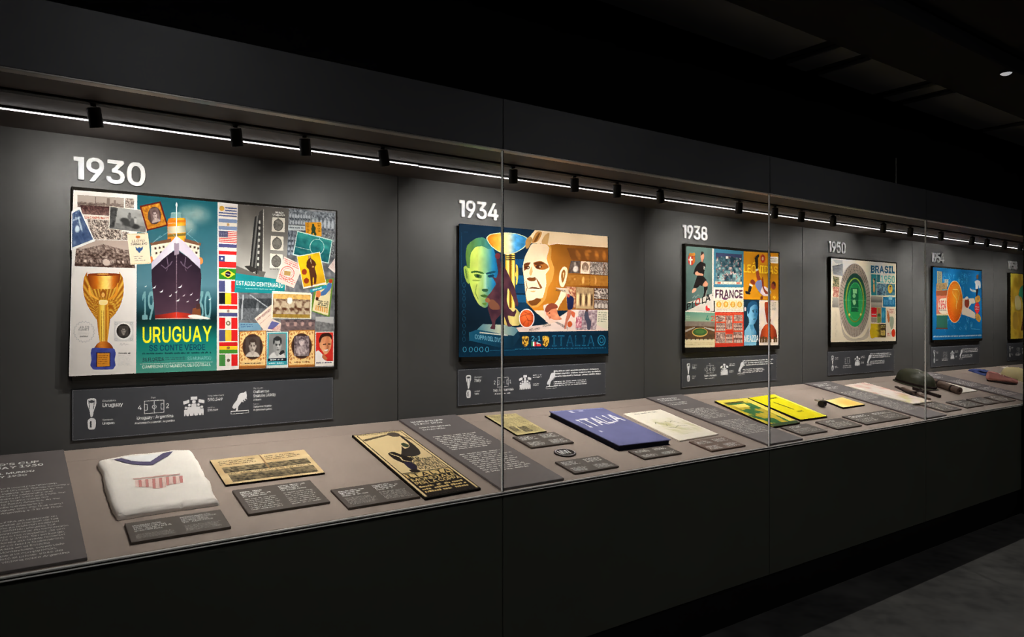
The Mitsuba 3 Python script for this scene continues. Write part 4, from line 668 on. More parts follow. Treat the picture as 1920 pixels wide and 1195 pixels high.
for x, cs in ((491, ((50, 130, 80), (230, 226, 216), (190, 50, 50))), (521, ((50, 70, 140), (230, 226, 216), (200, 50, 50)))):
    for j, c in enumerate(cs): A.poly([(x + j * 9, 760), (x + 9 + j * 9, 760), (x + 9 + j * 9, 786), (x + j * 9, 786)] if x < 500 else [(x, 760 + (13 if j == 2 else 0)), (x + (11 if j == 0 else 27), 760 + (13 if j else 0)), (x + (11 if j == 0 else 27), 773 + (13 if j == 2 else 0)), (x, 786 if j != 1 else 773)], c)
A.text('ITALIA', (614, 786), (862, 784), 64, (34, 116, 146), bold=False, gap=0.2); A.text('ITALIA', (617, 784), (859, 782), 59, (6, 58, 86), bold=False, gap=0.24)
A.ring(905, 751, 24, 32, 6, (34, 116, 146)); A.ring(905, 751, 12, 16, 4, (34, 116, 146)); A.bars([(395, 800), (932, 792), (932, 799), (395, 807)], 1, (34, 110, 140), 8, 0.8, 0.02, 0.02); A.stroke([(245, 812), (395, 808)], 2, (34, 110, 140))
for x in (98, 134, 165, 196, 230): A.ring(x, 805, 12, 16, 4, (60, 140, 166), 14)
A.build(key, names={'green_face_print': 'green and blue face of a man', 'cream_face_print': 'cream and brown face of a man', 'cup_print': 'golden cup with a dark statue of players'})

# --- 1938
key, A = poster(2, 'colourful France 1938 poster of eight picture tiles with a footballer in black')
U38, L38 = (1270, 440, 9.19), (1270, 550, 7.03)
A.crop(*U38); A.part = 'player_tile'
A.quad([(150, 203), (597, 240), (597, 1250), (150, 1310)], lambda u, v: mixc((64, 84, 80), (92, 118, 110), nz(u, v, 2, 3, 111)), (8, 12))
A.blob([(180, 375), (240, 368), (310, 375), (305, 490), (240, 545), (182, 500)], (150, 40, 30)); A.poly([(212, 385), (238, 385), (238, 530), (212, 520)], (232, 214, 200)); A.poly([(190, 425), (262, 425), (262, 455), (190, 455)], (232, 214, 200)); A.blob([(186, 365), (210, 318), (250, 330), (300, 312), (312, 370), (250, 380)], (186, 124, 50)); A.blob([(262, 380), (305, 385), (300, 490), (262, 520)], (176, 96, 40))
A.ell(430, 380, 33, 82, (212, 150, 120)); A.blob([(400, 350), (412, 302), (445, 300), (458, 330), (425, 345), (408, 380)], (44, 32, 28)); A.poly([(412, 430), (445, 440), (440, 500), (415, 480)], (206, 140, 112))
A.blob([(404, 465), (440, 490), (478, 500), (490, 545), (470, 600), (458, 700), (444, 725), (345, 715), (290, 690), (274, 680), (292, 610), (335, 525)], (24, 19, 18), None, 0.1); A.poly([(452, 545), (472, 560), (462, 612), (450, 600)], (196, 186, 170))
A.blob([(340, 628), (365, 665), (440, 680), (450, 705), (420, 726), (370, 716), (302, 700), (308, 655)], (216, 158, 128)); A.blob([(345, 710), (446, 716), (505, 790), (480, 840), (430, 895), (385, 880), (350, 922), (272, 925), (305, 820)], (24, 19, 18), None, 0.1)
A.blob([(488, 795), (534, 850), (512, 900), (470, 905), (430, 880), (455, 830)], (216, 150, 118)); A.blob([(455, 905), (524, 898), (505, 1010), (470, 1120), (430, 1180), (425, 1120), (462, 1000)], (24, 19, 18), None, 0.1); A.blob([(272, 930), (335, 930), (318, 985), (262, 1018), (245, 990)], (216, 158, 128)); A.stroke([(510, 960), (450, 1170)], 7, (206, 196, 180))
A.poly([(155, 1180), (300, 1140), (440, 1090), (560, 1040), (597, 1020), (597, 1185)], (214, 204, 190))
A.crop(*L38); A.poly([(106, 236), (150, 225), (330, 130), (440, 60), (478, 20), (480, 240), (106, 240)], (216, 206, 192))
for t, x, y, x1, y1, h, c in (('P', 122, 225, 175, 196, 74, (22, 18, 18)), ('I', 190, 203, 212, 192, 82, (22, 18, 18)), ('O', 232, 182, 300, 140, 84, (150, 34, 26)), ('L', 322, 146, 362, 122, 84, (22, 18, 18)), ('A', 365, 136, 436, 92, 92, (22, 18, 18))): A.text(t, (x, y), (x1, y1), h, c)
A.stroke([(195, 70), (225, 40), (240, 60), (270, 25), (290, 40)], 5, (150, 170, 166)); A.blob([(370, 235), (372, 175), (392, 160), (400, 200), (425, 200), (432, 236)], (214, 56, 56))
A.crop(*U38); A.quad([(597, 242), (630, 244), (630, 1040), (597, 1040)], (226, 216, 200), (1, 1)); A.bars([(604, 770), (622, 770), (622, 1030), (604, 1030)], 22, (90, 86, 80), 4, 0.5, 0.2, 0.8)
A.part = 'stadium_tile'; A.crop(*L38)
A.quad([(104, 242), (494, 256), (494, 716), (100, 722)], lambda u, v: np.where((v < 0.28)[..., None], mixc((96, 146, 126), (150, 166, 134), v * 3), np.where((v < 0.42)[..., None], mixc((104, 90, 82), (150, 136, 120), nz(u, v, 14, 14, 112)), np.where((v < 0.77)[..., None], mixc((54, 44, 36), (122, 82, 46), nz(u, v, 8, 12, 113)), np.array([232, 216, 170.])))), (40, 50))
A.ell(296, 520, 104, 60, (206, 166, 90)); A.ell(296, 515, 92, 48, (60, 96, 50)); A.ell(296, 512, 60, 28, (80, 116, 56)); A.poly([(104, 490), (230, 448), (230, 462), (104, 520)], (176, 166, 150)); A.poly([(350, 448), (492, 480), (492, 510), (350, 462)], (176, 166, 150)); A.stroke([(104, 242), (494, 256)], 10, (230, 220, 200))
A.text('4', (374, 364), (415, 365), 64, (24, 120, 100)); A.text('2', (444, 368), (484, 369), 66, (190, 60, 50)); A.bars([(115, 300), (170, 302), (170, 350), (115, 350)], 2, (170, 190, 160), 3, 0.6, 0.2, 0.5)
for j in range(7): A.poly([(120 + j * 55, 596), (128 + j * 55, 590), (136 + j * 55, 612), (122 + j * 55, 628)], (50, 42, 36))
A.bars([(118, 655), (480, 652), (480, 690), (118, 694)], 2, (190, 170, 120), 5, 0.5, 0.05, 0.05)
A.part = 'team_tile'; A.crop(*U38)
A.quad([(628, 246), (1140, 292), (1138, 916), (626, 912)], (56, 112, 134), (1, 1))
def celeb(u, v):
    g = nz(u, v, 10, 9, 114); h = nz(u, v, 14, 11, 115); c = mixc((26, 50, 62), (140, 180, 176), np.clip((g - 0.35) * 3 * (0.4 + 0.8 * v), 0, 1)); c = np.where((h > 0.60)[..., None], mixc([70, 30, 34], [226, 200, 190], step(0.3, 0.7, nz(u, v, 22, 18, 116))), c)
    c = np.where((np.hypot((u - 0.42) / 0.05, (v - 0.12) / 0.08) < 1)[..., None], [240, 232, 226.], c); return np.where((v < 0.1 + 0.1 * np.abs(u - 0.5))[..., None], [54, 60, 90.], c)
A.quad([(660, 318), (1112, 348), (1106, 812), (656, 806)], celeb, (46, 44)); A.quad([(650, 812), (1110, 818), (1110, 866), (648, 860)], (206, 190, 160), (1, 1)); A.quad([(750, 822), (1010, 826), (1010, 858), (750, 854)], (236, 228, 210), (1, 1)); A.bars([(770, 830), (990, 834), (990, 848), (770, 846)], 1, (110, 100, 90), 5, 0.9, 0.02, 0.1); A.poly([(690, 822), (745, 823), (745, 856), (690, 855)], (170, 90, 76)); A.poly([(1020, 826), (1075, 828), (1075, 858), (1020, 857)], (170, 90, 76))
A.part = 'title_tile'; A.quad([(626, 914), (1138, 918), (1138, 1150), (626, 1150)], (232, 222, 204), (1, 1)); A.text('FRANCE', (652, 1098), (1124, 1100), 142, (92, 52, 76)); A.text('FRANCE', (660, 1086), (1117, 1088), 120, (60, 34, 50), gap=0.2); A.poly([(760, 1096), (880, 1097), (822, 1150)], (92, 52, 76))
A.crop(*L38); A.quad([(494, 90), (872, 92), (872, 252), (494, 252)], (232, 222, 204), (1, 1)); A.quad([(502, 98), (864, 100), (864, 206), (502, 206)], (222, 190, 130), (1, 1))
for x, c in ((546, '1'), (638, '9'), (729, '3'), (819, '8')): A.quad([(x - 40, 104), (x + 40, 104), (x + 40, 202), (x - 40, 202)], (232, 214, 170), (1, 1)); A.ell(x, 152, 34, 40, (206, 152, 54)); A.text(c, (x - 14, 174), (x + 14, 174), 44, (240, 214, 140))
A.bars([(510, 218), (860, 220), (860, 236), (510, 236)], 1, (190, 150, 110), 6, 0.7, 0.02, 0.05)
A.part = 'photo_tile'; A.quad([(494, 252), (874, 254), (874, 702), (494, 716)], (190, 52, 36), (1, 1))
for j, (x0, y0, x1, y1) in enumerate(((505, 298, 628, 378), (640, 300, 722, 478), (745, 292, 856, 372), (508, 398, 628, 500), (738, 398, 856, 494), (502, 520, 630, 660), (640, 545, 725, 660), (738, 515, 856, 660))):
    A.quad([(x0 - 4, y0 - 5), (x1 + 4, y0 - 5), (x1 + 4, y1 + 5), (x0 - 4, y1 + 5)], (222, 120, 80), (1, 1)); A.quad([(x0, y0), (x1, y0), (x1, y1), (x0, y1)], duo((team(120 + j, 4, 2) if j in (3, 4, 6, 7) else crowd(120 + j, 6, 6)), (74, 40, 36), (236, 206, 186)), (16, 14))
A.quad([(652, 488), (712, 488), (712, 530), (652, 530)], (190, 52, 36), (1, 1)); A.stroke([(560, 270), (640, 270), (680, 280), (720, 270), (830, 270)], 4, (226, 110, 70))
A.part = 'striker_tile'; A.crop(*U38); A.quad([(1140, 292), (1742, 326), (1742, 1140), (1140, 1120)], (190, 126, 18), (1, 1))
A.text('LEONIDAS', (1142, 652), (1728, 684), 132, (238, 196, 46)); A.poly([(1300, 500), (1330, 470), (1336, 500), (1310, 512)], (238, 196, 46))
A.ell(1472, 420, 40, 72, (146, 42, 22)); A.ell(1472, 420, 18, 34, (226, 190, 160)); A.quad([(1562, 380), (1738, 392), (1738, 506), (1562, 492)], (232, 222, 204), (1, 1)); A.bars([(1600, 408), (1726, 416), (1726, 490), (1600, 480)], 3, (150, 140, 124), 5, 0.5, 0.15, 0.2)
sk, dk = (122, 50, 28), (28, 22, 22)
A.blob([(1328, 420), (1372, 362), (1406, 342), (1410, 375), (1388, 412), (1345, 440)], dk); A.blob([(1338, 420), (1384, 400), (1392, 500), (1388, 600), (1350, 612), (1345, 500)], dk); A.quad([(1346, 600), (1392, 592), (1394, 622), (1350, 640)], (232, 222, 210), (1, 1))
A.blob([(1356, 640), (1398, 625), (1415, 720), (1444, 790), (1375, 800), (1362, 720)], sk); A.blob([(1262, 790), (1300, 776), (1345, 815), (1330, 880), (1258, 845)], sk); A.quad([(1244, 846), (1302, 878), (1288, 908), (1236, 876)], (232, 222, 210), (1, 1)); A.blob([(1236, 880), (1286, 900), (1262, 1000), (1212, 992)], dk); A.blob([(1162, 984), (1195, 978), (1262, 1008), (1244, 1042), (1180, 1026)], dk)
A.blob([(1328, 870), (1372, 802), (1445, 782), (1472, 880), (1455, 1000), (1420, 1012)], (112, 120, 156)); A.blob([(1452, 920), (1482, 885), (1600, 955), (1626, 1000), (1575, 1070), (1480, 1062), (1420, 1012)], (230, 212, 206)); A.blob([(1470, 720), (1482, 790), (1492, 930), (1535, 980), (1570, 1010), (1545, 1040), (1500, 1010), (1462, 900), (1452, 780)], sk); A.ell(1655, 890, 42, 62, sk); A.blob([(1620, 850), (1650, 806), (1690, 830), (1698, 890), (1680, 900), (1665, 850)], (60, 26, 20)); A.blob([(1438, 1062), (1478, 1068), (1470, 1122), (1425, 1122)], (96, 40, 22)); A.text('9', (1646, 1118), (1690, 1120), 55, (240, 206, 70))
A.part = 'blue_face_tile'; A.crop(*L38); A.quad([(876, 92), (1076, 94), (1074, 692), (876, 698)], (16, 42, 58), (1, 1))
A.blob([(918, 200), (950, 130), (1000, 108), (1042, 130), (1060, 190), (1062, 260), (1048, 350), (1020, 405), (1000, 420), (1020, 470), (1044, 520), (1040, 580), (884, 580), (884, 500), (930, 430), (948, 390), (936, 320), (920, 300)], lambda u, v: mixc((126, 184, 212), (36, 92, 128), np.clip((u - 0.45) * 2.2 + (nz(u, v, 4, 6, 130) - 0.5) * 0.5, 0, 1)), 0.012, 0.1)
A.blob([(916, 215), (930, 140), (985, 100), (1045, 118), (1060, 160), (1010, 150), (960, 190), (948, 260), (930, 290)], (24, 70, 104)); A.blob([(985, 225), (1018, 220), (1016, 232), (986, 238)], (12, 42, 62)); A.blob([(1034, 222), (1060, 222), (1058, 232), (1036, 234)], (12, 42, 62)); A.ell(1002, 250, 12, 8, (14, 46, 66)); A.ell(1046, 250, 9, 8, (14, 46, 66)); A.poly([(1024, 240), (1038, 300), (1012, 306)], (40, 100, 136)); A.blob([(1000, 342), (1040, 338), (1034, 350), (1004, 352)], (14, 46, 66)); A.poly([(950, 420), (1005, 420), (985, 520)], (70, 136, 170))
A.quad([(880, 570), (1042, 568), (1040, 692), (880, 696)], (128, 184, 210), (1, 1)); A.text('MEAZZA', (882, 645), (1070, 640), 84, (230, 232, 228), gap=0.08); A.stroke([(890, 662), (1040, 660)], 5, (60, 140, 170)); A.poly([(882, 190), (905, 188), (905, 238), (882, 240)], (226, 210, 206))
A.part = 'dome_tile'; A.quad([(1078, 96), (1332, 100), (1330, 690), (1076, 692)], lambda u, v: mixc((232, 214, 188), (176, 170, 190), np.clip((nz(u, v, 3, 4, 131) - 0.45) * 2, 0, 1)), (14, 24))
A.blob([(1092, 570), (1110, 490), (1150, 425), (1205, 400), (1260, 425), (1300, 490), (1315, 570), (1310, 610), (1095, 610)], lambda u, v: mixc((206, 84, 34), (110, 34, 20), np.abs(u - 0.45) * 1.8), 0.012, 0.12); A.blob([(1148, 120), (1220, 118), (1214, 250), (1225, 330), (1235, 370), (1205, 410), (1175, 385), (1165, 300), (1150, 220)], lambda u, v: mixc((190, 74, 30), (90, 30, 22), nz(u, v, 3, 6, 132)), 0.01, 0.12)
A.bars([(1088, 575), (1318, 572), (1318, 655), (1088, 660)], 1, (84, 62, 36), 3, 0.95, 0.02, 0.1); A.bars([(1245, 122), (1302, 124), (1302, 236), (1245, 234)], 6, (96, 104, 90), 4, 0.5, 0.1, 0.6)
A.build(key, names={'player_tile': 'tile with a player in black and the name PIOLA', 'title_tile': 'cream tile with FRANCE and gold numerals', 'striker_tile': 'ochre tile with an overhead kick and LEONIDAS', 'photo_tile': 'red tile of small photographs'})

# --- 1950
key, A = poster(3, 'cream Brasil 1950 poster with a large round green stadium')
A.crop(1540, 440, 4.78)
A.quad([(86, 215), (669, 262), (667, 958), (84, 968)], (242, 228, 198), (1, 1))
photo([(100, 225), (190, 232), (190, 265), (130, 262)], (196, 186, 166), (1, 1)); photo([(98, 285), (192, 265), (190, 375), (106, 358)], grey(lambda u, v: np.clip(0.3 + 0.3 * nz(u, v, 4, 12, 140) + 0.3 * v, 0, 1)), (18, 18)); photo([(106, 372), (160, 385), (160, 470), (102, 470)], duo(crowd(141, 5, 6), (40, 56, 30), (226, 196, 150)), (12, 16)); photo([(102, 470), (170, 470), (165, 565), (102, 560)], duo(crowd(142, 6, 6), (150, 60, 50), (236, 210, 180)), (12, 16)); photo([(98, 565), (200, 570), (200, 660), (98, 655)], duo(lambda u, v: np.clip(0.6 - 0.4 * v + 0.2 * nz(u, v, 3, 8, 143), 0, 1), (90, 84, 76), (200, 192, 176)), (12, 12))
for j in range(7): A.ring(126 + 10 * (j % 2), 690 + j * 36, 7, 14, 2, (200, 186, 160), 10)
A.blob([(160, 700), (200, 880), (270, 940), (380, 925), (430, 820), (420, 950), (200, 960)], (196, 182, 158))
A.part = 'stadium_picture'
A.ell(297, 592, 144, 334, lambda u, v: mixc((206, 190, 172), (120, 106, 92), np.clip(0.2 + 0.5 * nz(u, v, 4, 4, 144) + 0.3 * (v < 0.25), 0, 1)), edge=0.02, n=60)
for j in range(56):
    a = j * 2 * np.pi / 56; A.stroke([(297 + 106 * np.cos(a), 592 + 246 * np.sin(a)), (297 + 140 * np.cos(a), 592 + 326 * np.sin(a))], 3, (104, 92, 82) if np.sin(a) > -0.6 else (70, 62, 54))
A.ring(297, 592, 144, 334, 5, (226, 214, 196), 60)
A.ell(299, 590, 102, 240, lambda u, v: mixc((14, 48, 40), (40, 150, 86), np.clip(v * 1.4 - 0.1, 0, 1)), edge=0.02, n=48); A.ring(299, 590, 84, 200, 12, (110, 130, 44), 48); A.ell(302, 600, 64, 168, lambda u, v: mixc((24, 110, 60), (46, 160, 80), v), edge=0.02, n=40); A.ring(302, 600, 64, 168, 3, (90, 180, 110), 40)
A.poly([(262, 480), (332, 484), (330, 695), (266, 695)], (18, 84, 52)); A.poly([(280, 490), (318, 492), (316, 530), (282, 530)], (120, 180, 120)); A.ell(292, 552, 14, 20, (110, 170, 116)); A.blob([(275, 600), (300, 580), (312, 620), (290, 640)], (130, 190, 130)); A.stroke([(200, 590), (400, 592)], 1.5, (110, 180, 130)); A.stroke([(272, 655), (325, 656), (322, 690)], 2, (110, 180, 130))
for p in ((250, 720), (352, 720)): A.ell(*p, 8, 12, (240, 226, 130))
A.part = 'title_print'; A.text('BRASIL', (443, 345), (660, 350), 64, (22, 96, 118)); A.text('BRASIL', (448, 338), (655, 343), 52, (16, 66, 88), gap=0.18)
A.part = 'tile_print'
tl = [((446, 358), (494, 548), (28, 120, 120)), ((498, 360), (526, 430), (40, 110, 110)), ((498, 440), (576, 548), None), ((580, 444), (660, 548), None), ((552, 562), (664, 650), (22, 96, 130)), ((444, 556), (545, 655), None), ((446, 655), (496, 742), (206, 30, 36)), ((498, 655), (534, 742), (180, 150, 80)), ((538, 655), (576, 795), (28, 112, 140)), ((446, 745), (496, 790), (150, 134, 116)), ((499, 742), (534, 795), (120, 134, 60)), ((440, 800), (578, 925), None), ((584, 660), (662, 922), (236, 220, 190))]
for j, (a, b, c) in enumerate(tl):
    fn = c if c else {2: duo(crowd(150, 6, 6), (24, 46, 66), (150, 190, 196)), 3: duo(crowd(151, 5, 5, 2), (20, 70, 90), (110, 160, 170)), 5: grad((0, (176, 168, 150)), (0.5, (110, 104, 92)), (0.6, (196, 186, 166)), (1, (150, 140, 124))), 11: lambda u, v: mixc((206, 176, 30), (60, 46, 24), step(0.3, 0.75, u + 0.4 * (nz(u, v, 6, 8, 152) - 0.5)))}[j]
    A.part = 'tile_print' if j == 0 else f'tile_print_{j:03d}'; A.quad([a, (b[0], a[1] + 3), b, (a[0], b[1] - 1)], fn, (14, 14))
A.part = 'tile_print'; A.text('1950', (530, 432), (660, 436), 62, (120, 190, 170)); A.ell(470, 415, 10, 22, (206, 160, 110)); A.blob([(460, 400), (480, 396), (484, 420), (470, 408)], (30, 30, 30)); A.blob([(462, 440), (480, 440), (484, 520), (462, 520)], (200, 150, 90)); A.ell(616, 490, 22, 40, (232, 196, 60)); A.ell(616, 484, 10, 18, (186, 136, 90)); A.blob([(604, 470), (620, 456), (630, 476), (616, 474)], (40, 26, 20)); A.quad([(604, 556), (636, 560), (634, 590), (602, 584)], (150, 200, 210), (1, 1))
for j in range(7): A.poly([(566 + j * 13, 585), (572 + j * 13, 585), (571 + j * 13, 632), (565 + j * 13, 632)], (90, 150, 180))
A.ell(516, 690, 12, 24, (190, 120, 80)); A.blob([(504, 712), (530, 710), (530, 742), (502, 742)], (60, 90, 50)); A.ell(555, 720, 10, 30, (60, 150, 170)); A.stroke([(450, 718), (490, 718)], 5, (236, 210, 206)); A.bars([(532, 815), (572, 815), (572, 840), (532, 840)], 2, (220, 200, 130), 4, 0.6, 0.1, 0.5)
for j in range(4): A.poly([(532 + j * 10, 860), (539 + j * 10, 860), (538 + j * 10, 908), (531 + j * 10, 908)], (206, 176, 90))
A.blob([(430, 850), (470, 830), (490, 880), (480, 930), (440, 935)], (196, 166, 24)); A.ell(645, 885, 17, 36, (196, 52, 22)); A.bars([(608, 670), (656, 672), (656, 715), (608, 712)], 3, (180, 60, 50), 5, 0.6, 0.1, 0.4); A.blob([(590, 670), (604, 700), (615, 770), (600, 800), (588, 740)], (190, 110, 60)); A.blob([(610, 735), (650, 740), (648, 830), (625, 860), (612, 800)], (150, 156, 130)); A.bars([(590, 885), (620, 886), (620, 912), (590, 912)], 2, (190, 50, 40), 6, 0.7, 0.1, 0.4)
for j in range(6): A.ring(415 + 8 * (j % 2), 820 + j * 18, 6, 8, 2, (206, 190, 160), 10)
A.build(key, names={'stadium_picture': 'large oval stadium seen from above with green field', 'title_print': 'word BRASIL'})

# --- 1954
key, A = poster(4, 'blue 1954 poster with a huge orange ball and a diving goalkeeper')
A.crop(1740, 470, 5.433)
A.quad([(48, 172), (545, 212), (550, 896), (44, 916)], lambda u, v: mixc((10, 84, 134), (14, 112, 168), nz(u, v, 3, 3, 160)), (12, 14))
A.part = 'doodle_print'
r = random.Random(5)
for j in range(34):
    x, y = r.uniform(160, 450), (r.uniform(240, 330) if j < 18 else r.uniform(690, 820)); A.ring(x, y, r.uniform(7, 16), r.uniform(10, 26), 2.5, (84, 166, 204), 10)
    if j % 3 == 0: A.stroke([(x, y), (x + r.uniform(-14, 14), y + r.uniform(20, 46))], 4, (84, 166, 204))
A.stroke([(440, 730), (440, 800), (530, 806)], 3, (60, 140, 186)); A.stroke([(360, 370), (360, 470)], 3, (60, 140, 186))
A.part = 'city_print'
A.poly([(92, 212), (142, 218), (142, 350), (92, 350)], (176, 160, 124)); A.bars([(98, 226), (136, 230), (136, 345), (98, 345)], 8, (84, 96, 90), 3, 0.5, 0.1, 0.4); A.poly([(168, 296), (208, 298), (206, 370), (168, 370)], (206, 206, 186)); A.bars([(174, 306), (202, 308), (202, 360), (174, 360)], 4, (84, 110, 116), 4, 0.5, 0.1, 0.5); A.poly([(84, 340), (192, 330), (192, 410), (84, 420)], (180, 140, 90)); A.bars([(90, 352), (186, 345), (186, 405), (90, 412)], 5, (90, 70, 50), 6, 0.5, 0.2, 0.2); A.poly([(145, 400), (205, 396), (205, 432), (145, 436)], (96, 170, 186))
A.poly([(80, 415), (215, 405), (215, 470), (80, 470)], (150, 74, 44)); A.poly([(84, 462), (220, 462), (220, 660), (84, 660)], (206, 110, 84)); A.blob([(104, 492), (215, 486), (215, 650), (106, 645)], (238, 220, 196)); A.text('1954', (110, 598), (184, 599), 86, (200, 40, 50)); A.bars([(112, 606), (190, 608), (190, 618), (112, 616)], 1, (70, 60, 60), 3, 0.8, 0.05, 0.2); A.poly([(84, 648), (220, 648), (220, 664), (84, 664)], (222, 196, 150)); A.poly([(86, 664), (196, 664), (196, 790), (86, 790)], (40, 92, 76)); A.poly([(80, 790), (196, 790), (200, 804), (80, 804)], (90, 50, 44))
A.part = 'keeper_print'
A.blob([(350, 492), (470, 488), (482, 540), (440, 546), (410, 590), (480, 640), (478, 700), (380, 665), (345, 655)], (240, 224, 200), None, 0.08)
A.ell(396, 536, 24, 52, (120, 50, 32)); A.blob([(368, 500), (385, 470), (412, 474), (404, 505)], (240, 228, 210)); A.blob([(476, 482), (505, 455), (528, 468), (536, 510), (510, 536), (480, 536)], (214, 160, 70)); A.blob([(478, 650), (512, 640), (542, 690), (525, 742), (482, 702)], (214, 160, 70))
for j in range(3): A.stroke([(508 + 8 * j, 462 + 6 * j), (500 + 6 * j, 505)], 2.5, (150, 100, 40)); A.stroke([(500 + 10 * j, 715), (494 + 9 * j, 675)], 2.5, (150, 100, 40))
A.ell(499, 588, 26, 58, (206, 44, 50)); A.bars([(480, 570), (520, 572), (520, 615), (480, 613)], 2, (240, 210, 206), 3, 0.6, 0.1, 0.4)
A.blob([(470, 320), (500, 300), (535, 318), (538, 370), (526, 400), (510, 350), (510, 395), (482, 400), (484, 345)], (226, 226, 220)); A.ell(502, 270, 12, 24, (96, 74, 56)); A.blob([(484, 395), (512, 395), (508, 430), (500, 470), (488, 470)], (30, 26, 34)); A.blob([(424, 375), (440, 400), (488, 405), (488, 432), (440, 420), (426, 400)], (226, 226, 220))
A.part = 'ball_print'
A.ell(270, 525, 84, 216, (240, 200, 150), n=48); A.ell(270, 525, 79, 207, lambda u, v: mixc((248, 166, 44), (208, 84, 16), np.clip(np.hypot(u - 0.58, v - 0.35) * 1.7, 0, 1)), edge=0.02, n=48)
for j in range(26):
    a = j * 2 * np.pi / 26; A.ell(270 + 66 * np.cos(a), 525 + 176 * np.sin(a), 2.5, 5, (240, 150, 60), n=8); A.ell(270 + 46 * np.cos(a), 545 + 120 * np.sin(a), 2, 4, (226, 120, 50), n=8)
A.stroke([(250, 400), (300, 400), (320, 440), (300, 520), (278, 580)], 3, (250, 214, 120)); A.stroke([(250, 400), (250, 440), (290, 500)], 3, (250, 214, 120)); A.stroke([(290, 500), (288, 600)], 3, (250, 214, 120))
A.part = 'print'; A.bars([(56, 872), (548, 858), (548, 876), (56, 890)], 1, (210, 226, 236), 9, 0.9, 0.02, 0.035)
A.build(key, names={'ball_print': 'huge orange ball', 'keeper_print': 'white shirted goalkeeper with yellow gloves'})

# --- the sixth poster, cut off by the pillar
key, A = poster(5, 'golden yellow poster with a player in green, cut off by the black pillar')
x0 = POST[5]; A.metres(); W, H = PW, PZ1 - PZ0; P = lambda u, v: (x0 + 0.012 + u * (W - 0.02), PZ1 - 0.006 - v * (H - 0.012))
A.quad([P(0, 0), P(1, 0), P(1, 1), P(0, 1)], lambda u, v: mixc((226, 196, 70), (170, 120, 24), np.clip((nz(u, v, 8, 6, 170) - 0.35) * 2, 0, 1)), (40, 26))
A.part = 'player_print'; B = lambda ps, c: A.blob([P(*p) for p in ps], c)
B([(0.25, 0.2), (0.42, 0.14), (0.55, 0.16), (0.62, 0.3), (0.5, 0.34), (0.5, 0.52), (0.34, 0.54), (0.3, 0.36), (0.2, 0.34)], (30, 120, 84)); B([(0.34, 0.53), (0.5, 0.52), (0.52, 0.64), (0.4, 0.66), (0.33, 0.62)], (60, 100, 60)); B([(0.33, 0.6), (0.4, 0.64), (0.36, 0.8), (0.33, 0.88), (0.26, 0.88), (0.3, 0.76)], (110, 60, 30)); B([(0.1, 0.36), (0.2, 0.32), (0.28, 0.44), (0.26, 0.56), (0.12, 0.56)], (226, 210, 150)); B([(0.06, 0.6), (0.16, 0.58), (0.2, 0.72), (0.16, 0.86), (0.06, 0.84)], (190, 150, 60)); A.ell(*P(0.38, 0.12), 0.045, 0.05, (96, 52, 30))
A.build(key)

# --- plaques
PLX, PLW, PLZ0, PLZ1 = 0.244, 1.075, 1.128, 1.326
FACTS = [('Uruguay', '4', '2', 'Uruguay : Argentina', '590.549', [('Guillermo', 0.6), ('Stábile (ARG)', 0.6)]), ('Italy', '2', '1', 'Italy : Czechoslovakia', '', []), ('Italy', '4', '2', 'Italy : Hungary', '', []), ('', '', '', '', '', []), ('', '', '', '', '', []), ('', '', '', '', '', [])]
def icon_trophy(A, X, Y, c):
    B = lambda ps: A.blob([(X + x, Y + y) for x, y in ps], c)
    B([(0.0, 0.125), (0.032, 0.125), (0.033, 0.1), (0.024, 0.078), (0.02, 0.05), (0.012, 0.05), (0.009, 0.078), (0.0, 0.1)]); B([(0.004, 0.0), (0.029, 0.0), (0.032, 0.036), (0.022, 0.046), (0.010, 0.046), (0.001, 0.036)])
    d = (66, 68, 73); A.ell(X + 0.016, Y + 0.112, 0.009, 0.006, d, n=12); A.poly([(X + 0.010, Y + 0.008), (X + 0.016, Y + 0.008), (X + 0.016, Y + 0.034), (X + 0.010, Y + 0.034)], d)
    for x in (0.006, 0.026): A.stroke([(X + x, Y + 0.118), (X + x * 0.6 + 0.0065, Y + 0.082)], 0.0022, d)
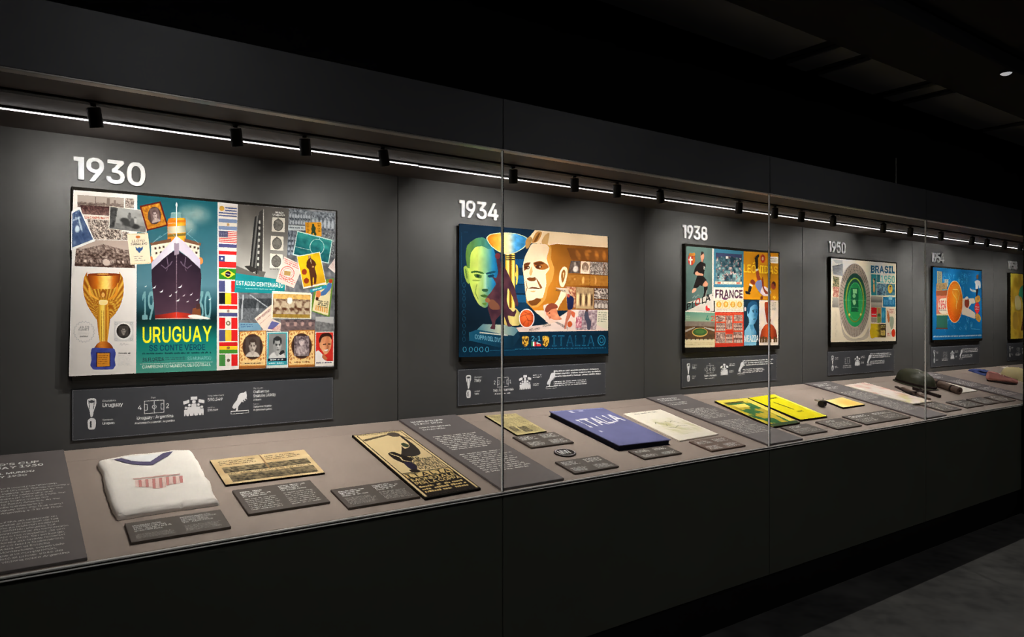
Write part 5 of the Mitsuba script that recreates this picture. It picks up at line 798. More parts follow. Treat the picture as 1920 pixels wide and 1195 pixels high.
for k, (champ, ga, gb, fin, att, top) in enumerate(FACTS):
    x0 = PLX + PITCH * k - 0.004; y0, y1 = (PLZ0, PLZ1) if k else (PLZ0 - 0.012, PLZ1 - 0.006)
    s = thing('fact_plaque', f'grey wall plaque with white match facts and icons under the {BAY[k]} poster', 'wall plaque', 'fact plaques under the posters')
    put('board', wall_frame(WALL_Y)(slab(rect(x0, x0 + PLW, y0, y1), 0.0005, 0.006, 0.0008)), 'plaque_grey', s)
    A = Art(wall_frame(WALL_Y - 0.006), 0.0002, 'outline').metres(); c = (238, 238, 238); e = (118, 120, 124)
    for p in ([(x0 + 0.004, y0 + 0.004), (x0 + PLW - 0.004, y0 + 0.004)], [(x0 + 0.004, y1 - 0.004), (x0 + PLW - 0.004, y1 - 0.004)], [(x0 + 0.004, y0 + 0.004), (x0 + 0.004, y1 - 0.004)], [(x0 + PLW - 0.004, y0 + 0.004), (x0 + PLW - 0.004, y1 - 0.004)]): A.stroke(p, 0.0016, e)
    A.part = 'trophy_icon'; X, Y = x0 + 0.052, y0 + 0.040; icon_trophy(A, X, Y, c)
    A.part = 'pitch_icon'; X = x0 + 0.258
    R = lambda a, b, w, h: [A.stroke(p, 0.0022, c) for p in ([(a, b), (a + w, b)], [(a, b + h), (a + w, b + h)], [(a, b), (a, b + h)], [(a + w, b), (a + w, b + h)])]
    R(X, y0 + 0.089, 0.074, 0.052); R(X, y0 + 0.103, 0.011, 0.024); R(X + 0.063, y0 + 0.103, 0.011, 0.024); A.stroke([(X + 0.037, y0 + 0.089), (X + 0.037, y0 + 0.141)], 0.002, c)
    g = Point(X + 0.037, y0 + 0.115); A.geom(g.buffer(0.0085).difference(g.buffer(0.0064)), c)
    A.part = 'crowd_icon'; X, Y = x0 + 0.406, y0 + 0.066
    for dx, h, q in ((0.012, 0.036, 0.9), (0.026, 0.046, 1.0), (0.044, 0.06, 1.3), (0.062, 0.046, 1.0), (0.076, 0.036, 0.9)):
        A.ell(X + dx, Y + h, 0.0058 * q, 0.0058 * q, c, n=14); A.blob([(X + dx - 0.008 * q, Y), (X + dx - 0.003, Y), (X + dx, Y + 0.01), (X + dx + 0.003, Y), (X + dx + 0.008 * q, Y), (X + dx + 0.008 * q, Y + h - 0.008), (X + dx - 0.008 * q, Y + h - 0.008)], c, None, 0.06)
    A.poly([(X + 0.031, Y + 0.068), (X + 0.057, Y + 0.068), (X + 0.057, Y + 0.082), (X + 0.031, Y + 0.082)], c); A.poly([(X + 0.002, Y + 0.05), (X + 0.026, Y + 0.056), (X + 0.025, Y + 0.070), (X + 0.001, Y + 0.064)], c); A.poly([(X + 0.062, Y + 0.056), (X + 0.086, Y + 0.05), (X + 0.087, Y + 0.064), (X + 0.063, Y + 0.070)], c)
    A.part = 'boot_icon'; X, Y = x0 + 0.602, y0 + 0.070
    A.blob([(X + 0.006, Y + 0.020), (X + 0.014, Y + 0.012), (X + 0.03, Y + 0.02), (X + 0.048, Y + 0.044), (X + 0.068, Y + 0.058), (X + 0.070, Y + 0.068), (X + 0.066, Y + 0.090), (X + 0.056, Y + 0.082), (X + 0.042, Y + 0.082), (X + 0.034, Y + 0.074), (X + 0.026, Y + 0.050), (X + 0.012, Y + 0.034)], c, None, 0.12); A.poly([(X + 0.022, Y + 0.002), (X + 0.030, Y + 0.002), (X + 0.032, Y + 0.022), (X + 0.024, Y + 0.02)], c)
    for t in range(3): A.stroke([(X + 0.05 + t * 0.008, Y + 0.046 + t * 0.006), (X + 0.054 + t * 0.008, Y + 0.040 + t * 0.006)], 0.004, c)
    A.poly([(X, Y), (X + 0.078, Y), (X + 0.078, Y + 0.0045), (X, Y + 0.0045)], c); A.stroke([(X, Y - 0.009), (X + 0.078, Y - 0.009)], 0.002, c); A.stroke([(X + 0.001, Y - 0.010), (X + 0.001, Y)], 0.002, c); A.stroke([(X + 0.077, Y - 0.010), (X + 0.077, Y)], 0.002, c)
    A.part = 'fact_print'
    tw = lambda t, x, y, h, b=False, w=None: (A.text(t, (x, y), (x + w, y), h, c, bold=b) if w else A.write(t, x, y, h, c, b, squeeze=0.9))
    bb = lambda x, y, w, h, n=1, sd=0: A.bars([(x, y + h), (x + w, y + h), (x + w, y), (x, y)], n, c, sd + k, 0.6 if n > 1 else 0.85, 0.12, 0.14)
    if champ:
        tw('Champions', x0 + 0.106, y0 + 0.148, 0.008); tw(champ, x0 + 0.106, y0 + 0.127, 0.015, True); tw('Campeón', x0 + 0.106, y0 + 0.072, 0.007); tw(champ if k == 0 else 'Italia', x0 + 0.106, y0 + 0.057, 0.009, True)
        tw('Final', x0 + 0.283, y0 + 0.150, 0.007); tw(ga, x0 + 0.234, y0 + 0.106, 0.020); tw(gb, x0 + 0.340, y0 + 0.106, 0.020); tw(fin, x0 + 0.230, y0 + 0.066, 0.013, True, 0.138)
        if k == 0: tw('Alemania Occidental : Argentina', x0 + 0.222, y0 + 0.048, 0.008, True, 0.152)
        else: bb(x0 + 0.24, y0 + 0.048, 0.11, 0.008, 1, 3)
    else:
        bb(x0 + 0.106, y0 + 0.127, 0.05, 0.024, 2, 1); bb(x0 + 0.106, y0 + 0.057, 0.045, 0.020, 2, 2); bb(x0 + 0.225, y0 + 0.050, 0.14, 0.028, 2, 3)
    if k == 0:
        tw('Total Attendance', x0 + 0.506, y0 + 0.144, 0.007); tw('590.549', x0 + 0.506, y0 + 0.124, 0.013, True); tw('Asistencia', x0 + 0.506, y0 + 0.094, 0.005); tw('590.549', x0 + 0.506, y0 + 0.080, 0.009, True)
        tw('Top Scorer', x0 + 0.700, y0 + 0.166, 0.007); tw('Guillermo', x0 + 0.700, y0 + 0.148, 0.0125, True); tw('Stábile (ARG)', x0 + 0.700, y0 + 0.129, 0.0125, True); tw('8 Goals', x0 + 0.700, y0 + 0.114, 0.008, True); tw('Goleador', x0 + 0.700, y0 + 0.096, 0.005); tw('Guillermo Stábile', x0 + 0.700, y0 + 0.082, 0.008, True); tw('Argentina 8 goles', x0 + 0.700, y0 + 0.068, 0.008, True)
    else:
        bb(x0 + 0.506, y0 + 0.124, 0.07, 0.024, 2, 4); bb(x0 + 0.506, y0 + 0.080, 0.05, 0.018, 2, 5); bb(x0 + 0.66, y0 + 0.120, 0.38, 0.046, 3, 6); bb(x0 + 0.66, y0 + 0.068, 0.26, 0.034, 3, 7)
    A.build(s)
# ---------------------------------------------------------------- things on the sloping deck
def plate(name, label, cat, x0, x1, s0, s1, h, mat, group=None, c=0.001):
    k = thing(name, label, cat, group)
    put('board', TABLE(slab(rect(x0, x1, s0, s1), 0.0004, h, c)), mat, k)
    return k, Art(TABLE, h + 0.0002, 'heading').metres()
WHT, DIM = (236, 234, 230), (206, 202, 196)
# long text panels, one at the left of each bay
EN30 = ["FIFA's options for a world championship", 'independent of the Olympic Games became a', 'reality in 1930. Uruguay was chosen as the', 'host nation to honor its centenary and', 'Olympic gold medals of 1924 and 1928, but', 'only four European teams made the', 'journey by ship to South America. At the', 'newly built Estadio Centenario in', 'Montevideo, Uruguay won the first world', 'title by beating Argentina 4-2 in the final.']
ES30 = ['Los planes de la FIFA de organizar un', 'campeonato mundial al margen de los', 'Juegos Olímpicos se hicieron realidad', 'en 1930. El país anfitrión elegido fue', 'Uruguay, para conmemorar su centenario', 'y rendir homenaje a las medallas de oro', 'olímpicas de 1924 y 1928. Sin embargo,', 'solo cuatro naciones europeas hicieron', 'la travesía en barco hasta Sudamérica.', 'En la final disputada en el Estadio', 'Centenario de Montevideo, construido', 'expresamente para la competición,', 'Uruguay conquistó el primer título del', 'mundo con una victoria sobre Argentina', 'por 4-2.']
HEAD = [('URUGUAY 1930', 'URUGUAY 1930'), ('ITALY 1934', 'ITALIA 1934'), ('FRANCE 1938', 'FRANCIA 1938'), ('BRAZIL 1950', 'BRASIL 1950'), ('SWITZERLAND 1954', 'SUIZA 1954')]
TLAB = ['tall grey text panel headed URUGUAY 1930, at the left end of the deck', 'tall grey text panel headed ITALY 1934, between the tan football poster and the navy album', 'tall grey text panel between the white document and the yellow magazines', 'tall grey text panel half covered by the pinkish document', 'grey text panel between the narrow white sheet and the reddish leather shoe']
for k in range(5):
    x0 = JOINTS[k] - 0.008 + (0.004 if k else 0); x1 = x0 + 0.331
    key, A = plate('text_panel', TLAB[k], 'text panel', x0, x1, 0.014, 0.938, 0.010, 'text_panel_grey', 'text panels on the deck', 0.0012)
    m = x0 + 0.036 if k else x0 + 0.026
    for t, y, h, xe in (("WORLD'S CUP", 0.822, 0.021, 0.128), (HEAD[k][0], 0.787, 0.021, 0.139), ('COPA DEL MUNDO', 0.735, 0.0155, 0.110), (HEAD[k][1], 0.703, 0.0155, 0.086)):
        if k == 0: A.text(t, (m, y), (xe, y), h, WHT)
        else: A.write(t, m, y + 0.045, h * 0.9, WHT, True, squeeze=1.05)
    if k == 0:
        A.part = 'english_print'
        for j, t in enumerate(EN30): A.write(t, m, 0.597 - j * 0.0226, 0.0115, DIM, squeeze=0.94)
        A.part = 'spanish_print'
        for j, t in enumerate(ES30): A.write(t, m, 0.323 - j * 0.0203, 0.0112, DIM, squeeze=0.98)
    else:
        A.part = 'english_print'; A.bars([(m, 0.655), (x1 - 0.045, 0.655), (x1 - 0.045, 0.455), (m, 0.455)], 9, DIM, k, 0.5, 0.28, 0.085)
        A.part = 'spanish_print'; A.bars([(m, 0.408), (x1 - 0.035, 0.408), (x1 - 0.035, 0.170), (m, 0.170)], 11, DIM, k + 9, 0.5, 0.28, 0.085)
    A.build(key)
# small dark caption plates
CAPS = [(0.331, 0.622, 0.064, 0.203, 'two', 'small dark caption plate in front of the white jersey', (('PROGRAM FROM', 'SWITZERLAND AND', 'VS. AUSTRIA', 'QUARTERFINAL'), ('PROGRAMA DEL', 'PARTIDO DE CUARTOS', 'DE FINAL SUIZA', 'VS. AUSTRIA'))),
        (0.697, 0.986, 0.135, 0.347, 'two', 'small dark caption plate in front of the old newspaper spread', (('', '', ''), ('', '', ''))),
        (1.026, 1.317, 0.062, 0.234, 'two', 'small dark caption plate left of the tan football poster', (('', '', ''), ('', '', ''))),
        (2.087, 2.352, 0.383, 0.543, 'four', 'small dark caption plate in front of the small old newspaper page', None),
        (2.078, 2.343, 0.045, 0.189, 'four', 'small dark caption plate in front of the oval badge', None),
        (2.545, 2.810, 0.078, 0.192, 'four', 'small dark caption plate at the front corner of the navy album', None),
        (3.000, 3.281, 0.047, 0.198, 'four', 'small brownish caption plate in front of the white document', None),
        (3.828, 4.094, 0.062, 0.207, 'lines', 'small dark caption plate in front of the green and yellow magazine', None),
        (4.208, 4.487, 0.064, 0.216, 'lines', 'small dark caption plate in front of the plain yellow magazine', None),
        (4.550, 5.124, 0.067, 0.236, 'wide', 'wide dark caption plate in front of the small yellow card', None),
        (5.639, 5.897, 0.066, 0.262, 'lines', 'small dark caption plate in front of the pinkish document', None),
        (6.005, 6.300, 0.074, 0.227, 'lines', 'small dark caption plate in front of the brown leather roll', None),
        (6.352, 6.610, 0.076, 0.226, 'lines', 'second caption plate from the black pillar', None),
        (6.656, 6.905, 0.072, 0.217, 'lines', 'caption plate closest to the black pillar', None)]
for j, (x0, x1, s0, s1, kind, lab, heads) in enumerate(CAPS):
    key, A = plate('caption_plate', lab, 'caption plate', x0, x1, s0, s1, 0.009, 'caption_grey' if j != 6 else 'brown_leather', 'caption plates on the deck')
    w, h = x1 - x0, s1 - s0
    if kind == 'two':
        for q in (0, 1):
            xa = x0 + 0.018 + q * (w / 2 - 0.004); xb = xa + w / 2 - 0.030; top = s1 - 0.016 if q else s1 - 0.026; n = len(heads[q]) if heads[q][0] else 4
            A.part = 'heading'
            for i in range(n):
                if heads[q][0]: A.text(heads[q][i], (xa, top - 0.008 - i * 0.0125), (xa + (xb - xa) * (0.7 + 0.25 * ((i * 7 + q) % 3) / 2), top - 0.008 - i * 0.0125), 0.0085, WHT)
                else: A.bars([(xa, top - i * 0.0135), (xa + (xb - xa) * (0.6 + 0.3 * ((i * 5 + q + j) % 3) / 2), top - i * 0.0135), (xa + (xb - xa) * (0.6 + 0.3 * ((i * 5 + q + j) % 3) / 2), top - 0.009 - i * 0.0135), (xa, top - 0.009 - i * 0.0135)], 1, WHT, j + i, 0.95, 0.02, 0.16)
            A.part = 'small_print'; b0 = top - n * 0.0135 - 0.012; A.bars([(xa, b0), (xb, b0), (xb, s0 + 0.016), (xa, s0 + 0.016)], 7, DIM, j * 3 + q, 0.42, 0.15, 0.09)
    elif kind == 'four':
        for q in range(4):
            xa = x0 + 0.016 + (q % 2) * w / 2; xb = xa + w / 2 - 0.030; sa = s1 - 0.016 - (q // 2) * h / 2; sb = sa - h / 2 + 0.028
            A.part = 'heading' if q < 2 else 'small_print'; A.bars([(xa, sa), (xb, sa), (xb, sb), (xa, sb)], 4 if q < 2 else 5, WHT, j * 5 + q, 0.62, 0.3, 0.2)
    elif kind == 'lines':
        A.bars([(x0 + w * 0.2, s1 - 0.018), (x0 + w * 0.62, s1 - 0.018), (x0 + w * 0.62, s1 - 0.046), (x0 + w * 0.2, s1 - 0.046)], 2, WHT, j, 0.6, 0.2, 0.25); A.part = 'small_print'; A.bars([(x0 + 0.022, s1 - 0.060), (x1 - 0.022, s1 - 0.060), (x1 - 0.022, s0 + 0.022), (x0 + 0.022, s0 + 0.022)], 5, DIM, j + 3, 0.5, 0.25, 0.12)
    else:
        for q in (0, 1):
            xa = x0 + 0.03 + q * w / 2; xb = xa + w / 2 - 0.06; A.part = 'heading'; A.bars([(xa, s1 - 0.022), (xb, s1 - 0.022), (xb, s1 - 0.060), (xa, s1 - 0.060)], 2, WHT, j + q, 0.6, 0.4, 0.12); A.part = 'small_print'; A.bars([(xa, s1 - 0.076), (xb, s1 - 0.076), (xb, s0 + 0.024), (xa, s0 + 0.024)], 5, DIM, j + q + 4, 0.5, 0.25, 0.1)
    A.build(key)

# the folded white jersey: a soft slab with wavy hem and rounded rim
def soft(outline, h, rim, amp, seed, edge=0.012):
    """A cushion-like sheet of cloth over an outline: rounded rim, wrinkled top; returns mesh in table coordinates and the top-height function."""
    pg = Polygon(outline).buffer(-0.012).buffer(0.012)
    ex = np.array(pg.exterior.segmentize(0.02).coords)[:-1]; ex = ex + (meshkit.fbm(np.column_stack([ex * 14, np.zeros(len(ex))]), 3, seed)[:, None] - 0.5) * 0.014
    pg = Polygon(ex).buffer(0); line_ = pg.exterior
    v, f = trimesh.creation.triangulate_polygon(pg, engine='earcut'); v3, f = trimesh.remesh.subdivide_to_size(np.column_stack([v, np.zeros(len(v))]), f, edge, max_iter=14)
    m = trimesh.Trimesh(v3, f); m.merge_vertices(); 
    import shapely
    def top(xy):
        d = shapely.distance(shapely.points(xy), line_); t = np.clip(d / rim, 0, 1); n = meshkit.fbm(np.column_stack([xy * 9, np.zeros(len(xy))]), 4, seed + 1)
        return h * (0.25 + 0.75 * np.sqrt(1 - (1 - t) ** 2)) + amp * (n - 0.5) * t
    v = m.vertices.copy(); v[:, 2] = top(v[:, :2]); n0 = len(v)
    b = v.copy(); b[:, 2] = 0.0006
    eb = m.edges[trimesh.grouping.group_rows(m.edges_sorted, require_count=1)]
    side = np.array([[p, q, q + n0] for p, q in eb] + [[p, q + n0, p + n0] for p, q in eb])[:, ::-1]
    return trimesh.Trimesh(np.vstack([v, b]), np.vstack([m.faces, m.faces[:, ::-1] + n0, side]), process=False), top
j = thing('folded_jersey', 'folded white football jersey with navy collar and faded red crest', 'jersey')
Z4 = (0, 800, 3.734)
def tp(ps, h, c=Z4): return [TABLE.at(c[0] + x / c[2], c[1] + y / c[2], h) for x, y in ps]
jo = tp([(682, 248), (800, 228), (860, 214), (1150, 186), (1205, 178), (1335, 172), (1365, 200), (1440, 340), (1530, 510), (1546, 528), (1180, 578), (818, 636), (800, 600), (755, 480), (700, 300)], 0.014)
jm, jtop = soft(jo, 0.026, 0.028, 0.010, 41)
put('body', TABLE(jm), 'jersey_white', j, smooth=50)
def drape(poly, lift, col=None, edge=0.006):
    """A patch laid on the jersey: triangles of the polygon raised to the cloth."""
    v, f = trimesh.creation.triangulate_polygon(Polygon(poly).buffer(0), engine='earcut'); v, f = trimesh.remesh.subdivide_to_size(np.column_stack([v, np.zeros(len(v))]), f, edge, max_iter=12)
    v[:, 2] = jtop(v[:, :2]) + lift; m = trimesh.Trimesh(v, f, process=False)
    if m.face_normals[:, 2].mean() < 0: m.invert()
    return m
put('collar', TABLE(cat([drape(tp(q, 0.026), 0.0025) for q in ([(795, 234), (850, 226), (920, 246), (1052, 252), (1066, 276), (1000, 274), (880, 260)], [(1052, 252), (1140, 194), (1212, 180), (1180, 215), (1066, 276)])])), 'jersey_navy', j, smooth=True, label='navy V collar')
put('neckline', TABLE(drape(tp([(852, 216), (1140, 192), (1052, 250), (920, 244)], 0.026), 0.0012)), 'white_letter', j, label='inside of the neck')
cr = [drape(tp([(930, 378), (930, 370), (1260, 334), (1262, 342)], 0.026), 0.0016)]
cc = [(206, 170, 160)]
for q in range(14):
    xa = 944 + q * 24; top_ = 382 - q * 2.6; dep = 62 - abs(q - 6.5) * 2.2 + (10 if q in (5, 6, 7, 8) else 0)
    cr.append(drape(tp([(xa, top_ + 2), (xa + 22, top_), (xa + 26, top_ + dep), (xa + 6, top_ + dep + 2)], 0.026), 0.0018, edge=0.01)); cc.append((190, 128, 122) if q % 2 else (230, 204, 194))
put('crest', TABLE(cat(cr)), 'cloth_ink', j, color=np.concatenate([np.tile(lin(c), (len(m.vertices), 1)) for m, c in zip(cr, cc)]), label='faded red striped crest')

def sheet(name, label, cat_, corners, h, mat, crop=None, group=None, c=0.0008):
    """A flat paper or board over four surveyed corners of its upper face."""
    k = thing(name, label, cat_, group)
    q = [TABLE.at(*p, h) for p in corners]; put('board', TABLE(slab(q, 0.0004, h, c)), mat, k)
    A = Art(TABLE, h + 0.0002, 'print'); A.q = q; return k, A
def inset(q, u0, v0, u1, v1):
    a, b, c, d = [np.array(p) for p in q]; at = lambda u, v: tuple((1 - v) * ((1 - u) * a + u * b) + v * ((1 - u) * d + u * c)); return [at(u0, v0), at(u1, v0), at(u1, v1), at(u0, v1)]
# newspaper spread
k, A = sheet('old_newspaper', 'yellowed old newspaper spread with two wide stadium photographs', 'newspaper', [(393.6, 864), (570, 844), (609, 887), (423, 910)], 0.008, 'board_edge'); A.metres()
A.quad(inset(A.q, 0, 0, 1, 1), lambda u, v: mixc((196, 164, 116), (228, 206, 160), nz(u, v, 5, 4, 180) * 1.3 - 0.1), (16, 12))
dk = lambda s: duo(lambda u, v: np.clip(0.3 + (nz(u, v, 40, 6, s) - 0.5) * 1.6 + 0.25 * (1 - v), 0, 1), (36, 32, 26), (190, 168, 126))
A.quad(inset(A.q, 0.06, 0.36, 0.95, 0.58), dk(181), (70, 10)); A.quad(inset(A.q, 0.08, 0.66, 0.95, 0.93), dk(182), (70, 12))
A.bars(inset(A.q, 0.06, 0.10, 0.46, 0.30), 3, (110, 92, 66), 4, 0.5, 0.25, 0.07); A.bars(inset(A.q, 0.54, 0.08, 0.94, 0.28), 3, (110, 92, 66), 5, 0.5, 0.25, 0.07); A.bars(inset(A.q, 0.08, 0.60, 0.94, 0.65), 1, (120, 100, 70), 6, 0.7, 0.02, 0.02); A.quad(inset(A.q, 0.495, 0.02, 0.512, 0.6), (150, 120, 80), (1, 1))
A.build(k)
# tan poster
k, A = sheet('event_poster', 'tall tan and black football poster lying beside the ITALY 1934 text panel', 'poster', [(660, 817), (754, 807), (901.5, 916), (797, 935)], 0.010, 'board_edge'); A.metres(); I = lambda *a: inset(A.q, *a); pt = lambda u, v: I(u, v, 1, 1)[0]
tan, blk = (214, 190, 142), (36, 30, 26)
A.quad(I(0.02, 0.01, 0.98, 0.985), tan, (1, 1)); A.quad(I(0.06, 0.022, 0.94, 0.028), blk, (1, 1)); A.quad(I(0.06, 0.022, 0.075, 0.9), blk, (1, 1)); A.quad(I(0.925, 0.022, 0.94, 0.9), blk, (1, 1))
B = lambda ps, c=blk: A.blob([pt(*p) for p in ps], c)
A.part = 'player_print'
A.poly([pt(0.08, 0.10), pt(0.66, 0.045), pt(0.66, 0.065), pt(0.10, 0.13)], (96, 84, 64)); A.poly([pt(0.80, 0.05), pt(0.93, 0.17), pt(0.93, 0.20), pt(0.78, 0.08)], (96, 84, 64))
B([(0.60, 0.06), (0.66, 0.03), (0.80, 0.03), (0.86, 0.07), (0.80, 0.11), (0.68, 0.11)], (84, 74, 64)); B([(0.62, 0.08), (0.70, 0.12), (0.68, 0.22), (0.58, 0.30), (0.48, 0.37), (0.40, 0.42), (0.58, 0.46), (0.76, 0.44), (0.84, 0.36), (0.86, 0.24), (0.84, 0.09), (0.80, 0.11), (0.80, 0.24), (0.74, 0.30), (0.60, 0.33), (0.62, 0.26), (0.60, 0.16)], (52, 46, 42)); B([(0.64, 0.24), (0.72, 0.22), (0.77, 0.27), (0.70, 0.31), (0.63, 0.29)], (58, 66, 50))
B([(0.22, 0.36), (0.36, 0.34), (0.44, 0.42), (0.56, 0.48), (0.46, 0.52), (0.40, 0.58), (0.30, 0.54), (0.22, 0.46)]); A.stroke([pt(0.27, 0.37), pt(0.36, 0.44), pt(0.34, 0.49), pt(0.44, 0.53)], 0.006, tan) if False else A.geom(LineString([pt(0.27, 0.37), pt(0.36, 0.44), pt(0.34, 0.49), pt(0.44, 0.53)]).buffer(0.003), tan); B([(0.30, 0.52), (0.44, 0.52), (0.46, 0.60), (0.36, 0.66), (0.28, 0.62)], (40, 34, 50)); B([(0.24, 0.63), (0.40, 0.64), (0.42, 0.68), (0.26, 0.68)])
A.part = 'print'
T_ = lambda t, u0, u1, v0, v1, c=blk, **k_: A.tris(*(lambda a, w: (np.array(pt(u0, v1)) + a[:, :1] / w * (np.array(pt(u1, v1)) - np.array(pt(u0, v1))) + a[:, 1:] * (np.array(pt(u0, v0)) - np.array(pt(u0, v1))), c))(*line(t, True, k_.get('gap', 0.08))))
T_('1o', 0.52, 0.66, 0.455, 0.49); T_('CAMPIONATO', 0.44, 0.92, 0.495, 0.545); T_('MONDIALE', 0.44, 0.92, 0.555, 0.605); T_('FOOTBALL', 0.44, 0.92, 0.615, 0.655)
A.quad(I(0.06, 0.668, 0.94, 0.675), blk, (1, 1)); A.quad(I(0.06, 0.68, 0.94, 0.985), blk, (1, 1)); A.quad(I(0.08, 0.684, 0.92, 0.742), (206, 178, 120), (1, 1)); T_('ITALIA', 0.10, 0.90, 0.690, 0.737, gap=0.2)
T_('MONDIALE', 0.10, 0.90, 0.755, 0.792, (206, 178, 120)); T_('PER LA COPPA', 0.10, 0.92, 0.802, 0.838, (206, 178, 120)); A.bars(I(0.10, 0.856, 0.92, 0.956), 3, (206, 178, 120), 5, 0.66, 0.08, 0.07)
A.build(k, names={'player_print': 'dark figure of a goalkeeper reaching up'})
# small old newspaper page
k, A = sheet('newspaper_page', 'small yellowed newspaper page behind the upper caption plate of the Italia bay', 'newspaper', [(909, 780), (967, 776), (1025, 809), (970, 817)], 0.008, 'board_edge'); A.metres()
A.quad(inset(A.q, 0, 0, 1, 1), lambda u, v: mixc((140, 128, 90), (206, 190, 138), nz(u, v, 6, 7, 190) * 1.4 - 0.1), (16, 18)); A.bars(inset(A.q, 0.08, 0.05, 0.92, 0.16), 2, (110, 98, 70), 3, 0.6, 0.1, 0.1)
for q in range(3): A.bars(inset(A.q, 0.07 + q * 0.3, 0.2, 0.33 + q * 0.3, 0.94 if q != 1 else 0.62), 22 if q != 1 else 13, (130, 118, 84), q, 0.5, 0.1, 0.3)
A.quad(inset(A.q, 0.36, 0.66, 0.64, 0.92), duo(crowd(191, 5, 5), (60, 54, 40), (170, 156, 116)), (10, 10)); A.quad(inset(A.q, 0.1, 0.62, 0.3, 0.85), duo(crowd(192, 5, 5), (60, 54, 40), (170, 156, 116)), (10, 10)); A.build(k)
# oval badge
k = thing('oval_badge', 'small dark oval badge with white letters between two caption plates', 'badge')
c0 = np.array(TABLE.at(1059.5, 849, 0.006)); e1 = np.array(TABLE.at(1077.5, 847, 0.006)) - c0; e2 = np.array(TABLE.at(1058, 841.5, 0.006)) - c0
a = np.linspace(0, 2 * np.pi, 29)[:-1]; op = [tuple(c0 + np.cos(t) * np.linalg.norm(e1) * np.array([1, 0.0]) + np.sin(t) * 0.048 * np.array([0, 1])) for t in a]
put('body', TABLE(slab(op, 0.0004, 0.008, 0.0025)), 'dark_metal', k, smooth=40)
A = Art(TABLE, 0.0082, 'letters').metres(); A.write('M', c0[0] - 0.036, c0[1] - 0.022, 0.046, WHT, True, squeeze=0.5); A.write('W', c0[0] - 0.008, c0[1] - 0.022, 0.046, WHT, True, squeeze=0.6); A.geom(Point(c0).buffer(1).intersection(Polygon(op).buffer(-0.004)).difference(Polygon(op).buffer(-0.008)), (196, 190, 196)); A.build(k)
# navy album
k = thing('photo_album', 'thick navy blue album with worn white ITALIA lettering', 'album')
q = [TABLE.at(*p, 0.030) for p in ((1030, 772), (1130, 765), (1257.5, 825), (1161, 836))]; a_, b_, c_, d_ = [np.array(p) for p in q]; ctr = (a_ + b_ + c_ + d_) / 4
put('back_cover', TABLE(slab(q, 0.0004, 0.004, 0.0008)), 'album_page', k); put('pages', TABLE(slab([tuple(ctr + (np.array(p) - ctr) * 0.975) for p in q], 0.0041, 0.0249, 0.0004)), 'album_page', k, label='dark page block'); put('front_cover', TABLE(slab(q, 0.025, 0.030, 0.0015)), 'album_blue', k, label='worn navy cover')
A = Art(TABLE, 0.0302, 'lettering').metres(); I = lambda *a: inset(q, *a)
for i, ch in enumerate('ITALIA'):
    gx = [(0.12, 0.17), (0.20, 0.36), (0.37, 0.53), (0.55, 0.66), (0.68, 0.73), (0.75, 0.93)][i]; P0, P1, P2 = (np.array(I(gx[0], 0.52 - 0.02 * i, 1, 1)[0]), np.array(I(gx[1], 0.52 - 0.02 * i, 1, 1)[0]), np.array(I(gx[0], 0.30 - 0.015 * i, 1, 1)[0]))
    t_, w_ = line(ch, True); A.tris(P0 + t_[:, :1] / w_ * (P1 - P0) + t_[:, 1:] * (P2 - P0), (234, 232, 236))
A.part = 'wear_mark'; A.quad(I(0.30, 0.03, 0.36, 0.10), (196, 194, 210), (1, 1)); A.part = 'wear_mark_001'; A.quad(I(0.46, 0.04, 0.56, 0.07), (176, 176, 200), (1, 1)); A.part = 'wear_mark_002'; A.quad(I(0.14, 0.62, 0.18, 0.66), (220, 220, 226), (1, 1)); A.part = 'worn_edge'; A.quad(I(0.02, 0.01, 0.98, 0.03), (130, 134, 170), (1, 1)); A.build(k)
# white document
k, A = sheet('white_document', 'cream white document with faint green drawing beside the navy album', 'document', [(1168, 776.5), (1238.6, 768.5), (1347, 814.5), (1274, 827)], 0.008, 'white_paper'); A.metres()
A.bars(inset(A.q, 0.2, 0.05, 0.8, 0.09), 1, (170, 166, 150), 3, 0.8, 0.05, 0.06); A.quad(inset(A.q, 0.06, 0.30, 0.94, 0.86), lambda u, v: mixc((240, 232, 212), (196, 190, 130), np.clip((nz(u, v, 6, 5, 195) - 0.45) * 3, 0, 1) * disc(u, v, 0.5, 0.5, 0.5, 0.5, 0.5)), (24, 20)); [A.geom(LineString([inset(A.q, u, v, 1, 1)[0] for u, v in w_]).buffer(0.0022), (150, 144, 112)) for w_ in (((0.2, 0.46), (0.28, 0.40), (0.36, 0.44), (0.42, 0.50), (0.36, 0.56)), ((0.5, 0.42), (0.58, 0.46), (0.66, 0.42), (0.74, 0.50)), ((0.3, 0.6), (0.45, 0.64), (0.62, 0.58), (0.78, 0.62)))]; A.build(k)
# the two magazines
k, A = sheet('magazine', 'yellow and green illustrated magazine beside the text panel, left of the pair', 'magazine', [(1340, 752.5), (1400, 747), (1500, 793), (1449, 801)], 0.012, 'dark_cloth', group='yellow magazines'); A.metres()
A.quad(inset(A.q, 0.0, 0.0, 1, 1), (240, 224, 90), (1, 1)); A.quad(inset(A.q, 0.03, 0.14, 0.8, 0.99), lambda u, v: np.where((nz(u, v, 4, 5, 196) > 0.52)[..., None], mixc((30, 84, 50), (70, 120, 60), nz(u, v, 9, 9, 197)), mixc((236, 216, 60), (176, 150, 50), nz(u, v, 8, 8, 198))), (30, 40)); A.quad(inset(A.q, 0.82, 0.02, 1, 1), (246, 226, 100), (1, 1)); A.quad(inset(A.q, 0.1, 0.1, 0.7, 0.15), (90, 76, 30), (1, 1)); A.quad(inset(A.q, 0.2, 0.2, 0.6, 0.32), (244, 228, 110), (1, 1)); A.quad(inset(A.q, 0.02, 0.92, 1, 1), (56, 74, 44), (1, 1)); A.build(k)
